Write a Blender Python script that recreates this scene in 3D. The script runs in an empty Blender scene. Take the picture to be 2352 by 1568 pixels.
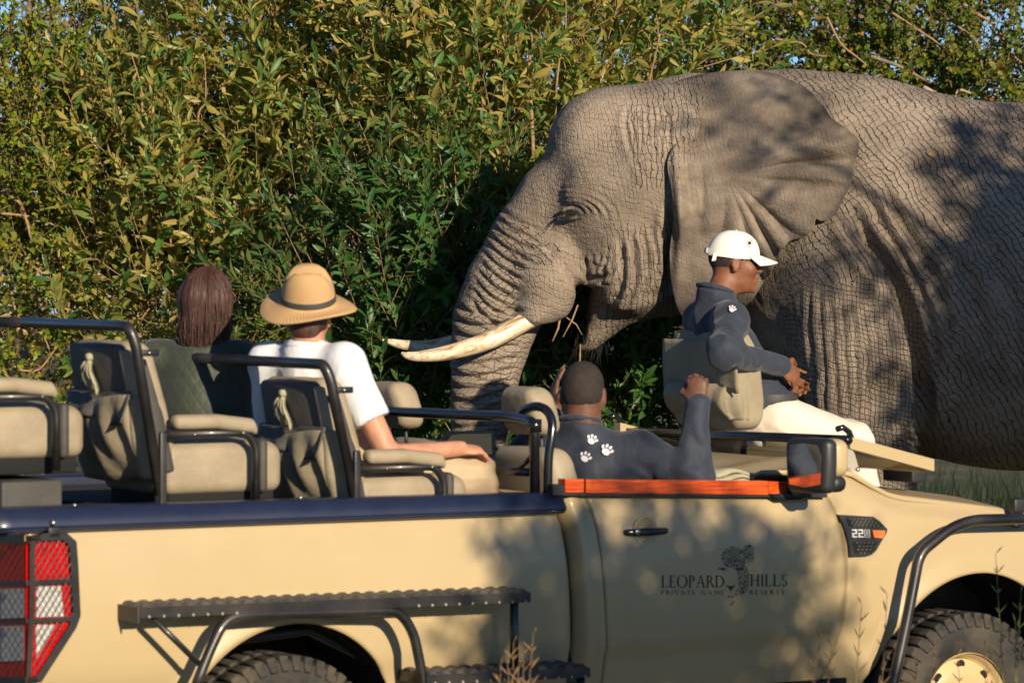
import bpy, math, random
import numpy as np
from mathutils import Vector, Matrix
from mathutils.bvhtree import BVHTree

random.seed(7)
rng = np.random.default_rng(7)
scene = bpy.context.scene
COL = scene.collection
rad = math.radians

# ---------------------------------------------------------------- camera, sky, sun, exposure
F = 9000.0            # focal length in pixels of a 2352 px wide frame
HC = 2.215            # camera height
cam = bpy.data.cameras.new('camera')
cam_o = bpy.data.objects.new('camera', cam); COL.objects.link(cam_o)
cam_o.location = (0, 0, HC); cam_o.rotation_euler = (rad(90), 0, 0)
cam.sensor_width = 36; cam.lens = F / 2352 * 36; cam.shift_y = -184 / 2352
cam.clip_end = 2000
cam.dof.use_dof = True; cam.dof.focus_distance = 19.2; cam.dof.aperture_fstop = 4.5
scene.camera = cam_o

SUN_AZ, SUN_EL = rad(28), rad(18)       # azimuth right of the line of sight, behind the camera
sun_dir = Vector((math.sin(SUN_AZ)*math.cos(SUN_EL), -math.cos(SUN_AZ)*math.cos(SUN_EL), math.sin(SUN_EL)))
world = bpy.data.worlds.new('World'); scene.world = world; world.use_nodes = True
wn = world.node_tree
sky = wn.nodes.new('ShaderNodeTexSky'); sky.sky_type = 'NISHITA'; sky.sun_disc = False
sky.sun_elevation = SUN_EL; sky.sun_rotation = math.atan2(sun_dir.x, sun_dir.y)
sky.air_density = 1.0; sky.dust_density = 0.0; sky.ozone_density = 5.0; sky.altitude = 3000
bg = wn.nodes['Background']; bg.inputs['Strength'].default_value = 0.080
wn.links.new(sky.outputs[0], bg.inputs['Color'])
sl = bpy.data.lights.new('sun', 'SUN'); sl.energy = 5.0; sl.angle = rad(0.55); sl.color = (1.0, 0.85, 0.63)
so = bpy.data.objects.new('sun', sl); COL.objects.link(so)
so.rotation_euler = sun_dir.to_track_quat('Z', 'Y').to_euler()
scene.view_settings.view_transform = 'Standard'; scene.view_settings.look = 'None'
scene.view_settings.exposure = 0.42; scene.view_settings.gamma = 1.0
scene.view_settings.use_curve_mapping = False
scene.render.engine = 'CYCLES'
scene.cycles.max_bounces = 5; scene.cycles.diffuse_bounces = 3; scene.cycles.glossy_bounces = 2; scene.cycles.transparent_max_bounces = 6

# ---------------------------------------------------------------- frames
TH = rad(33); CT, ST = math.cos(TH), math.sin(TH)
OX, OY = -0.793, 14.302                 # right side plane at the rear axle, on the ground
def TP(px, py, w=0.0):
    """photo pixel + lateral distance from the truck's right side -> truck coordinates (u, w, z)"""
    a = (px-1176)/F; X0 = OX-ST*w; Y0 = OY+CT*w
    u = (a*Y0-X0)/(CT-ST*a); Y = Y0+ST*u
    return (u, w, HC-(py-600)/F*Y)
def T2W(p):
    u, w, z = p
    return Vector((OX+CT*u-ST*w, OY+ST*u+CT*w, z))
EY = 19.3; ES = F/EY
def EP(px, py, dy=0.0):
    """photo pixel -> elephant point; depth offset dy from its centre plane (pixels read at the centre plane)"""
    return ((px-1176)/ES, EY+dy, HC-(py-600)/ES)
def WP(px, py, Y):
    return Vector(((px-1176)/F*Y, Y, HC-(py-600)/F*Y))

# ---------------------------------------------------------------- materials
def nd(nt, typ, ins=None, **props):
    n = nt.nodes.new(typ)
    for k, v in props.items(): setattr(n, k, v)
    if ins:
        for k, v in ins.items():
            s = n.inputs[k]
            if isinstance(v, bpy.types.NodeSocket): nt.links.new(v, s)
            else: s.default_value = v
    return n
def c4(c, f=1.0): return (min(1, c[0]*f), min(1, c[1]*f), min(1, c[2]*f), 1)
def ramp(nt, fac, stops):
    n = nd(nt, 'ShaderNodeValToRGB', {'Fac': fac}); e = n.color_ramp.elements
    while len(e) < len(stops): e.new(0.5)
    for i, (p, c) in enumerate(stops): e[i].position = p; e[i].color = c if len(c) == 4 else (*c, 1)
    return n.outputs[0]
def mixc(nt, fac, a, b, mode='MIX'):
    n = nt.nodes.new('ShaderNodeMix'); n.data_type = 'RGBA'; n.blend_type = mode
    for s, v in ((n.inputs[0], fac), (n.inputs[6], a), (n.inputs[7], b)):
        if isinstance(v, bpy.types.NodeSocket): nt.links.new(v, s)
        else: s.default_value = v
    return n.outputs[2]
def mth(nt, op, a, b=0.0, c=None):
    n = nd(nt, 'ShaderNodeMath', {0: a, 1: b}, operation=op)
    if c is not None:
        if isinstance(c, bpy.types.NodeSocket): nt.links.new(c, n.inputs[2])
        else: n.inputs[2].default_value = c
    return n.outputs[0]
MATS = {}
def pm(name, col, rough=0.5, metal=0.0, var=0.12, vs=6.0, bump=0.0, bs=80.0, bd=0.004, coat=0.0, spec=0.5,
       dust=0.0, dustcol=(.30, .23, .15), stretch=None, sheen=0.0):
    m = bpy.data.materials.new(name); m.use_nodes = True; nt = m.node_tree; b = nt.nodes['Principled BSDF']
    tc = nd(nt, 'ShaderNodeTexCoord').outputs['Object']
    if stretch:
        tc = nd(nt, 'ShaderNodeMapping', {'Vector': tc, 'Scale': stretch}).outputs[0]
    n1 = nd(nt, 'ShaderNodeTexNoise', {'Vector': tc, 'Scale': vs, 'Detail': 3.0, 'Roughness': .6}).outputs[0]
    colr = ramp(nt, n1, [(.3, c4(col, 1-var)), (.7, c4(col, 1+var))])
    if dust > 0:
        n2 = nd(nt, 'ShaderNodeTexNoise', {'Vector': tc, 'Scale': vs*.5, 'Detail': 5.0, 'Roughness': .7}).outputs[0]
        f = ramp(nt, n2, [(.42, (0, 0, 0)), (.75, (dust, dust, dust))])
        colr = mixc(nt, f, colr, c4(dustcol))
        r2 = nd(nt, 'ShaderNodeMath', {0: f, 1: .6}, operation='MULTIPLY_ADD'); r2.inputs[2].default_value = rough
        nt.links.new(r2.outputs[0], b.inputs['Roughness'])
    else:
        r = nd(nt, 'ShaderNodeMapRange', {'Value': n1, 3: max(.02, rough-.08), 4: min(1, rough+.08)}).outputs[0]
        nt.links.new(r, b.inputs['Roughness'])
    nt.links.new(colr, b.inputs['Base Color'])
    b.inputs['Metallic'].default_value = metal; b.inputs['Coat Weight'].default_value = coat
    b.inputs['Coat Roughness'].default_value = .12; b.inputs['Specular IOR Level'].default_value = spec
    if sheen: b.inputs['Sheen Weight'].default_value = sheen
    if bump > 0:
        n3 = nd(nt, 'ShaderNodeTexNoise', {'Vector': tc, 'Scale': bs, 'Detail': 3.0, 'Roughness': .6}).outputs[0]
        bp = nd(nt, 'ShaderNodeBump', {'Height': n3, 'Strength': bump, 'Distance': bd}).outputs[0]
        nt.links.new(bp, b.inputs['Normal'])
    MATS[name] = m
    return m
pm('tan_paint', (.45, .345, .188), .34, var=.05, vs=2.5, coat=.3, dust=.38, dustcol=(.37, .275, .165))
pm('tan_wheel', (.55, .40, .2), .45, var=.1, dust=.5)
pm('sky_tinted_trim', (.010, .016, .044), .4, var=.12, coat=.4)  # black gloss capping with the sky's blue reflection put into its colour
pm('black_metal', (.012, .012, .014), .36, var=.3, bump=.12, bs=240, dust=.10, coat=.2)
pm('black_gloss', (.008, .009, .012), .22, coat=.4)
pm('dark_metal', (.05, .05, .05), .5, metal=.3, dust=.3, bump=.2)
pm('steel', (.45, .44, .42), .35, metal=1.0)
pm('vinyl', (.30, .242, .162), .58, var=.10, vs=9, bump=.45, bs=16, bd=.012, dust=.35, dustcol=(.36, .30, .21))
pm('vinyl_shade', (.33, .27, .19), .6, var=.06, bump=.25, bs=300, bd=.0015)
pm('charcoal', (.038, .037, .036), .62, var=.12, bump=.2, bs=400, bd=.0012, dust=.14)
pm('canvas', (.27, .225, .15), .85, var=.1, vs=7, bump=.5, bs=30, bd=.006, dust=.25, dustcol=(.4, .34, .24))
pm('seat_grey', (.085, .080, .072), .7, var=.15, vs=8, bump=.4, bs=22, bd=.008, dust=.3, dustcol=(.16, .14, .11))
pm('rag', (.34, .32, .22), .9, var=.15, vs=25, bump=.6, bs=45, bd=.008)
pm('rubber', (.022, .021, .02), .75, var=.2, bump=.3, bs=90, dust=.75, dustcol=(.16, .125, .085))
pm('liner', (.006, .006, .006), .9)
pm('plastic', (.02, .021, .023), .45, var=.15, bump=.1, bs=300)
pm('red_lens', (.55, .006, .008), .12, var=.25, vs=30, coat=.8)
pm('white_lens', (.62, .60, .58), .15, var=.2, vs=40, coat=.8)
pm('amber', (.9, .2, .01), .2, coat=.6)
pm('skin_dark', (.20, .076, .036), .55, var=.2, vs=30, bump=.3, bs=220, bd=.0015)
pm('skin_dark_cool', (.135, .058, .034), .55, var=.2, vs=30, bump=.3, bs=220, bd=.0015)
pm('skin_light', (.54, .25, .155), .55, var=.14, vs=26, bump=.25, bs=220, bd=.0015)
pm('black_hair', (.028, .019, .015), .8, var=.4, vs=60, bump=.8, bs=420, bd=.003)
pm('brown_hair', (.060, .024, .016), .55, var=.5, vs=26, bump=.6, bs=60, bd=.004, stretch=(3.2, 3.2, .35))
pm('jacket', (.021, .029, .048), .75, var=.14, vs=10, bump=.8, bs=9, bd=.016, sheen=.15)
pm('polo', (.70, .71, .75), .8, var=.03, bump=.45, bs=12, bd=.010)
pm('cream_trousers', (.68, .60, .50), .8, var=.05, bump=.5, bs=16, bd=.010)
pm('beige_trousers', (.47, .355, .225), .85, var=.07, bump=.6, bs=15, bd=.012)
pm('cap_cloth', (.80, .765, .67), .85, var=.04, bump=.3, bs=250, bd=.001)
pm('white_print', (.82, .80, .80), .7)
pm('ink', (.022, .018, .014), .5, var=.3)
pm('tan_ink', (.22, .11, .04), .5)
pm('grey_print', (.60, .60, .58), .5)
pm('plate', (.36, .33, .27), .6, dust=.3)
pm('lash', (.01, .009, .008), .6)
pm('bark', (.20, .15, .105), .9, var=.35, vs=25, bump=.8, bs=60, bd=.01)
pm('twig', (.30, .18, .10), .8, var=.3, vs=30)
pm('pale_twig', (.36, .28, .19), .85, var=.25, vs=30)
pm('dry_grass', (.28, .175, .085), .85, var=.3)
pm('green_stalk', (.20, .22, .07), .8, var=.3)

def wood():
    m = pm('wood', (.55, .085, .012), .28, coat=.7, var=.1); nt = m.node_tree; b = nt.nodes['Principled BSDF']
    tc = nd(nt, 'ShaderNodeTexCoord').outputs['Object']
    mp = nd(nt, 'ShaderNodeMapping', {'Vector': tc, 'Scale': (3, 20, 45)}).outputs[0]
    n = nd(nt, 'ShaderNodeTexNoise', {'Vector': mp, 'Scale': 3.0, 'Detail': 5.0, 'Distortion': .6}).outputs[0]
    nt.links.new(ramp(nt, n, [(.3, (.30, .03, .006)), (.52, (.58, .075, .010)), (.75, (.66, .13, .015))]), b.inputs['Base Color'])
wood()
def mirror_glass():
    m = pm('mirror_glass', (.75, .78, .8), .03, metal=1.0, var=.02)
mirror_glass()
def windscreen():
    m = pm('screen_glass', (.5, .52, .5), .06, var=.02); b = m.node_tree.nodes['Principled BSDF']
    b.inputs['Transmission Weight'].default_value = .85
windscreen()
def straw():
    m = pm('straw', (.52, .325, .15), .7, var=.08); nt = m.node_tree; b = nt.nodes['Principled BSDF']
    tc = nd(nt, 'ShaderNodeTexCoord').outputs['Object']
    sx = nd(nt, 'ShaderNodeSeparateXYZ', {0: tc})
    r = mth(nt, 'SQRT', mth(nt, 'ADD', mth(nt, 'MULTIPLY', sx.outputs[0], sx.outputs[0]), mth(nt, 'MULTIPLY', sx.outputs[1], sx.outputs[1])))
    w = mth(nt, 'SINE', mth(nt, 'MULTIPLY', mth(nt, 'ADD', r, sx.outputs[2]), 900.0))
    bp = nd(nt, 'ShaderNodeBump', {'Height': w, 'Strength': .5, 'Distance': .0015}).outputs[0]
    nt.links.new(bp, b.inputs['Normal'])
straw()
def quilt():
    m = pm('quilt', (.034, .042, .027), .62, var=.15, sheen=.15); nt = m.node_tree; b = nt.nodes['Principled BSDF']
    tc = nd(nt, 'ShaderNodeTexCoord').outputs['Object']
    sx = nd(nt, 'ShaderNodeSeparateXYZ', {0: tc})
    y = mth(nt, 'SUBTRACT', sx.outputs[1], sx.outputs[0])
    a = mth(nt, 'ABSOLUTE', mth(nt, 'SINE', mth(nt, 'MULTIPLY', mth(nt, 'ADD', y, sx.outputs[2]), 48.0)))
    c = mth(nt, 'ABSOLUTE', mth(nt, 'SINE', mth(nt, 'MULTIPLY', mth(nt, 'SUBTRACT', y, sx.outputs[2]), 48.0)))
    h = mth(nt, 'POWER', mth(nt, 'MINIMUM', a, c), .4)
    nz = nd(nt, 'ShaderNodeTexNoise', {'Vector': tc, 'Scale': 14.0, 'Detail': 4.0}).outputs[0]
    bp = nd(nt, 'ShaderNodeBump', {'Height': mth(nt, 'ADD', h, mth(nt, 'MULTIPLY', nz, 1.2)), 'Strength': .25, 'Distance': .008}).outputs[0]
    nt.links.new(bp, b.inputs['Normal'])
quilt()
def leaf_mat():
    m = bpy.data.materials.new('leaf'); m.use_nodes = True; nt = m.node_tree; b = nt.nodes['Principled BSDF']
    up = nd(nt, 'ShaderNodeAttribute', attribute_name='Col').outputs['Color']; dn = nd(nt, 'ShaderNodeAttribute', attribute_name='Under').outputs['Color']
    at = mixc(nt, nd(nt, 'ShaderNodeNewGeometry').outputs['Backfacing'], up, dn)      # a leaf's two faces differ
    tc = nd(nt, 'ShaderNodeTexCoord').outputs['Object']
    c = at
    nt.links.new(c, b.inputs['Base Color']); b.inputs['Roughness'].default_value = .42
    b.inputs['Specular IOR Level'].default_value = .45
    tr = nd(nt, 'ShaderNodeBsdfTranslucent', {'Color': mixc(nt, 1.0, c, (1.1, 1.25, .45, 1), 'MULTIPLY')})
    mx = nd(nt, 'ShaderNodeMixShader', {0: .42, 1: b.outputs[0], 2: tr.outputs[0]})
    nt.links.new(mx.outputs[0], nt.nodes['Material Output'].inputs[0])
    MATS['leaf'] = m
leaf_mat()
def ground_mat():
    m = pm('ground', (.16, .12, .07), .95, var=.3); nt = m.node_tree; b = nt.nodes['Principled BSDF']
    tc = nd(nt, 'ShaderNodeTexCoord').outputs['Object']
    n = nd(nt, 'ShaderNodeTexNoise', {'Vector': tc, 'Scale': .8, 'Detail': 8.0, 'Roughness': .65}).outputs[0]
    n2 = nd(nt, 'ShaderNodeTexNoise', {'Vector': tc, 'Scale': 40.0, 'Detail': 6.0}).outputs[0]
    c = ramp(nt, n, [(.35, (.20, .145, .08)), (.5, (.10, .09, .035)), (.65, (.05, .07, .018))])
    nt.links.new(mixc(nt, .6, c, ramp(nt, n2, [(.3, (.4, .4, .4)), (.7, (1, 1, 1))]), 'MULTIPLY'), b.inputs['Base Color'])
    bp = nd(nt, 'ShaderNodeBump', {'Height': n2, 'Strength': .9, 'Distance': .05}).outputs[0]
    nt.links.new(bp, b.inputs['Normal'])
ground_mat()
def ivory():
    m = pm('ivory', (.72, .58, .40), .38, var=.1, coat=.2); nt = m.node_tree; b = nt.nodes['Principled BSDF']
    at = nd(nt, 'ShaderNodeAttribute', attribute_name='tk')
    sx = nd(nt, 'ShaderNodeSeparateXYZ', {0: at.outputs['Vector']})       # along, around
    v = nd(nt, 'ShaderNodeCombineXYZ', {0: mth(nt, 'MULTIPLY', sx.outputs[0], 9.0), 1: mth(nt, 'MULTIPLY', sx.outputs[1], 6.0), 2: 0.0}).outputs[0]
    n = nd(nt, 'ShaderNodeTexNoise', {'Vector': v, 'Scale': 1.6, 'Detail': 8.0, 'Roughness': .65, 'Distortion': .8}).outputs[0]
    v2 = nd(nt, 'ShaderNodeCombineXYZ', {0: mth(nt, 'MULTIPLY', sx.outputs[0], 5.0), 1: mth(nt, 'MULTIPLY', sx.outputs[1], 60.0), 2: 0.0}).outputs[0]
    n2 = nd(nt, 'ShaderNodeTexNoise', {'Vector': v2, 'Scale': 1.0, 'Detail': 5.0}).outputs[0]
    c = ramp(nt, n, [(.30, (.16, .09, .04)), (.40, (.45, .29, .14)), (.50, (.70, .56, .38)), (.66, (.82, .73, .60))])
    c = mixc(nt, .5, c, ramp(nt, n2, [(.34, (.3, .22, .15)), (.48, (1, 1, 1))]), 'MULTIPLY')
    nt.links.new(c, b.inputs['Base Color'])
    nt.links.new(nd(nt, 'ShaderNodeBump', {'Height': n2, 'Strength': .4, 'Distance': .004}).outputs[0], b.inputs['Normal'])
ivory()

def elephant_mat():
    m = bpy.data.materials.new('elephant_hide'); m.use_nodes = True; nt = m.node_tree; b = nt.nodes['Principled BSDF']
    tc = nd(nt, 'ShaderNodeTexCoord').outputs['Object']
    A = lambda n, o='Fac': nd(nt, 'ShaderNodeAttribute', attribute_name=n).outputs[o]
    # long grooves: two crossing families of wandering, broken lines whose direction and spacing change with the region
    lo = nd(nt, 'ShaderNodeSeparateXYZ', {0: nd(nt, 'ShaderNodeTexNoise', {'Vector': tc, 'Scale': 2.6, 'Detail': 2.0}).outputs['Color']})
    mi = nd(nt, 'ShaderNodeSeparateXYZ', {0: nd(nt, 'ShaderNodeTexNoise', {'Vector': tc, 'Scale': 13.0, 'Detail': 3.0, 'Roughness': .6}).outputs['Color']})
    trv = A('tr', 'Vector'); me = A('m_ear')
    k = lambda ang, sp: (math.cos(rad(ang))*math.pi/sp, 0.0, math.sin(rad(ang))*math.pi/sp)     # groove normal in the X-Z plane, spacing
    regs = [(None, k(75, .030), k(10, .022), (.22, .20, 0)),
            ('m_body', k(33, .030), k(112, .036), (1.1, .30, 0)),
            ('m_leg', k(76, .024), k(2, .021), (.62, .80, 0)),
            ('m_cheek', k(4, .026), k(85, .040), (.85, .30, 0)),
            ('m_trunk', (math.pi/.030, 0, 0), (math.pi/.09, math.pi/.032, 0), (1.0, .50, 0))]
    K1, K2, W, P = None, None, None, tc
    def vm(f, x, y):
        n = nt.nodes.new('ShaderNodeMix'); n.data_type = 'VECTOR'; nt.links.new(f, n.inputs[0])
        for s_, v_ in ((n.inputs[4], x), (n.inputs[5], y)):
            if isinstance(v_, bpy.types.NodeSocket): nt.links.new(v_, s_)
            else: s_.default_value = v_
        return n.outputs[1]
    for nm, k1, k2, w in regs:
        if nm is None: K1, K2, W = k1, k2, w; continue
        st = mth(nt, 'GREATER_THAN', mth(nt, 'ADD', A(nm), mth(nt, 'MULTIPLY', mth(nt, 'SUBTRACT', mi.outputs[2], .5), .9)), .5)
        K1, K2, W = vm(st, K1, k1), vm(st, K2, k2), vm(st, W, w)
        if nm == 'm_trunk': P = vm(st, tc, trv)
    Ws = nd(nt, 'ShaderNodeSeparateXYZ', {0: W})
    def lines(K, a, c, brk, w, sharp):
        ph = nd(nt, 'ShaderNodeVectorMath', {0: P, 1: K}, operation='DOT_PRODUCT').outputs['Value']
        ph = mth(nt, 'ADD', ph, mth(nt, 'ADD', mth(nt, 'MULTIPLY', a, 12.0), mth(nt, 'MULTIPLY', c, 6.0)))
        g = mth(nt, 'ABSOLUTE', mth(nt, 'SINE', ph))
        g = nd(nt, 'ShaderNodeMapRange', {'Value': g, 1: 0.0, 2: sharp, 3: -1.0, 4: 0.0}, interpolation_type='SMOOTHSTEP').outputs[0]
        m = nd(nt, 'ShaderNodeMapRange', {'Value': brk, 1: .34, 2: .60, 3: .22, 4: 1.2}).outputs[0]
        return mth(nt, 'MULTIPLY', mth(nt, 'MULTIPLY', g, w), m)
    h = mth(nt, 'ADD', lines(K1, lo.outputs[0], mi.outputs[0], mi.outputs[1], Ws.outputs[0], .42), lines(K2, lo.outputs[1], mi.outputs[1], mi.outputs[0], Ws.outputs[1], .38))
    vf = nd(nt, 'ShaderNodeTexVoronoi', {'Vector': nd(nt, 'ShaderNodeVectorMath', {0: tc, 1: (70, 30, 60)}, operation='MULTIPLY').outputs[0], 'Scale': 1.0, 'Randomness': .9}, feature='DISTANCE_TO_EDGE', voronoi_dimensions='3D').outputs['Distance']
    vf = nd(nt, 'ShaderNodeMapRange', {'Value': vf, 1: 0.0, 2: .14, 3: -.22, 4: 0.0}).outputs[0]
    h = mth(nt, 'ADD', h, mth(nt, 'MULTIPLY', vf, mi.outputs[2]))
    n_f = nd(nt, 'ShaderNodeTexNoise', {'Vector': tc, 'Scale': 70.0, 'Detail': 4.0, 'Roughness': .65}).outputs[0]
    amp = lo.outputs[2]
    h = mth(nt, 'MULTIPLY', h, nd(nt, 'ShaderNodeMapRange', {'Value': amp, 1: .3, 2: .68, 3: .6, 4: 1.2}).outputs[0])
    flat = mth(nt, 'SUBTRACT', 1.0, mth(nt, 'MULTIPLY', me, .80))
    h = mth(nt, 'MULTIPLY', h, flat)
    hs = mth(nt, 'ADD', h, mth(nt, 'MULTIPLY', n_f, .28))
    bp = nd(nt, 'ShaderNodeBump', {'Height': hs, 'Strength': .95, 'Distance': .016}).outputs[0]
    nt.links.new(bp, b.inputs['Normal'])
    n1 = nd(nt, 'ShaderNodeTexNoise', {'Vector': tc, 'Scale': 2.2, 'Detail': 8.0, 'Roughness': .65}).outputs[0]
    base = ramp(nt, n1, [(.28, (.175, .137, .104)), (.5, (.275, .220, .170)), (.72, (.38, .308, .242))])
    n2 = nd(nt, 'ShaderNodeTexNoise', {'Vector': tc, 'Scale': 26.0, 'Detail': 7.0, 'Roughness': .7}).outputs[0]
    base = mixc(nt, .5, base, ramp(nt, n2, [(.3, (.6, .6, .6)), (.7, (1.25, 1.25, 1.25))]), 'MULTIPLY')
    n4 = nd(nt, 'ShaderNodeTexNoise', {'Vector': tc, 'Scale': 1.1, 'Detail': 6.0, 'Roughness': .6, 'Distortion': .5}).outputs[0]
    base = mixc(nt, .7, base, ramp(nt, n4, [(.38, (.62, .60, .58)), (.55, (1.0, 1.0, 1.0)), (.7, (1.16, 1.12, 1.06))]), 'MULTIPLY')
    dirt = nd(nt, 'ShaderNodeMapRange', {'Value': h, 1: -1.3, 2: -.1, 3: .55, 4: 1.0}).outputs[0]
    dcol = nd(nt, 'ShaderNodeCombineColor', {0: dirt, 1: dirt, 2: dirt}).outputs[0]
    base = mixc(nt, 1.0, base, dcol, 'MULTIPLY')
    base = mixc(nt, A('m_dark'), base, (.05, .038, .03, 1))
    base = mixc(nt, A('m_mud'), base, (.30, .20, .12, 1))
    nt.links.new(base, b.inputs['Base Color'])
    b.inputs['Roughness'].default_value = .78; b.inputs['Specular IOR Level'].default_value = .35
    MATS['elephant_hide'] = m
elephant_mat()

# ---------------------------------------------------------------- mesh helpers
def link(o, parent=None):
    COL.objects.link(o)
    if parent is not None: o.parent = parent
    return o
def mk(name, V, Fc, mat=None, parent=None, smooth=True, attrs=None, mats=None, mi=None):
    V = np.asarray(V, dtype=np.float64).reshape(-1, 3)
    me = bpy.data.meshes.new(name)
    if isinstance(Fc, np.ndarray):
        n, k = Fc.shape
        me.vertices.add(len(V)); me.vertices.foreach_set('co', V.astype(np.float32).ravel())
        me.loops.add(n*k); me.loops.foreach_set('vertex_index', Fc.astype(np.int32).ravel())
        me.polygons.add(n); me.polygons.foreach_set('loop_start', np.arange(0, n*k, k, dtype=np.int32))
        me.update(calc_edges=True)
    else:
        me.from_pydata([tuple(v) for v in V], [], [tuple(f) for f in Fc])
    if smooth: me.polygons.foreach_set('use_smooth', np.ones(len(me.polygons), dtype=bool))
    for m in (mats or ([mat] if mat else [])): me.materials.append(MATS[m])
    if mi is not None: me.polygons.foreach_set('material_index', np.asarray(mi, dtype=np.int32))
    if attrs:
        for k, (typ, dat) in attrs.items():
            a = me.attributes.new(k, typ, 'POINT')
            a.data.foreach_set({'FLOAT': 'value', 'FLOAT_VECTOR': 'vector', 'FLOAT_COLOR': 'color'}[typ], np.asarray(dat, dtype=np.float32).ravel())
    me.validate(clean_customdata=False)
    o = bpy.data.objects.new(name, me)
    return link(o, parent)
def tag(o, label=None, cat=None, group=None, kind=None):
    if label: o['label'] = label
    if cat: o['category'] = cat
    if group: o['group'] = group
    if kind: o['kind'] = kind
    return o
def empty(name, loc, rz=0.0, parent=None):
    o = bpy.data.objects.new(name, None); o.empty_display_size = .2
    o.location = loc; o.rotation_euler = (0, 0, rz)
    return link(o, parent)

def catmull(pts, n=8):
    P = np.asarray(pts, float); out = []
    P = np.vstack([2*P[0]-P[1], P, 2*P[-1]-P[-2]])
    for i in range(1, len(P)-2):
        for t in np.linspace(0, 1, n, endpoint=False):
            a, b, c, d = P[i-1], P[i], P[i+1], P[i+2]
            out.append(.5*((2*b)+(-a+c)*t+(2*a-5*b+4*c-d)*t*t+(-a+3*b-3*c+d)*t**3))
    out.append(P[-2])
    return np.array(out)
def roundpath(pts, r, n=6):
    """polyline with its corners rounded"""
    P = [np.asarray(p, float) for p in pts]; out = [P[0]]
    for i in range(1, len(P)-1):
        rr = r[i] if isinstance(r, (list, tuple)) else r
        a = P[i-1]-P[i]; b = P[i+1]-P[i]; la, lb = np.linalg.norm(a), np.linalg.norm(b)
        d = min(rr, la*.49, lb*.49); p0 = P[i]+a/la*d; p1 = P[i]+b/lb*d
        for t in np.linspace(0, 1, n+1): out.append((1-t)**2*p0+2*t*(1-t)*P[i]+t*t*p1)
    out.append(P[-1]); return np.array(out)

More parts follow.
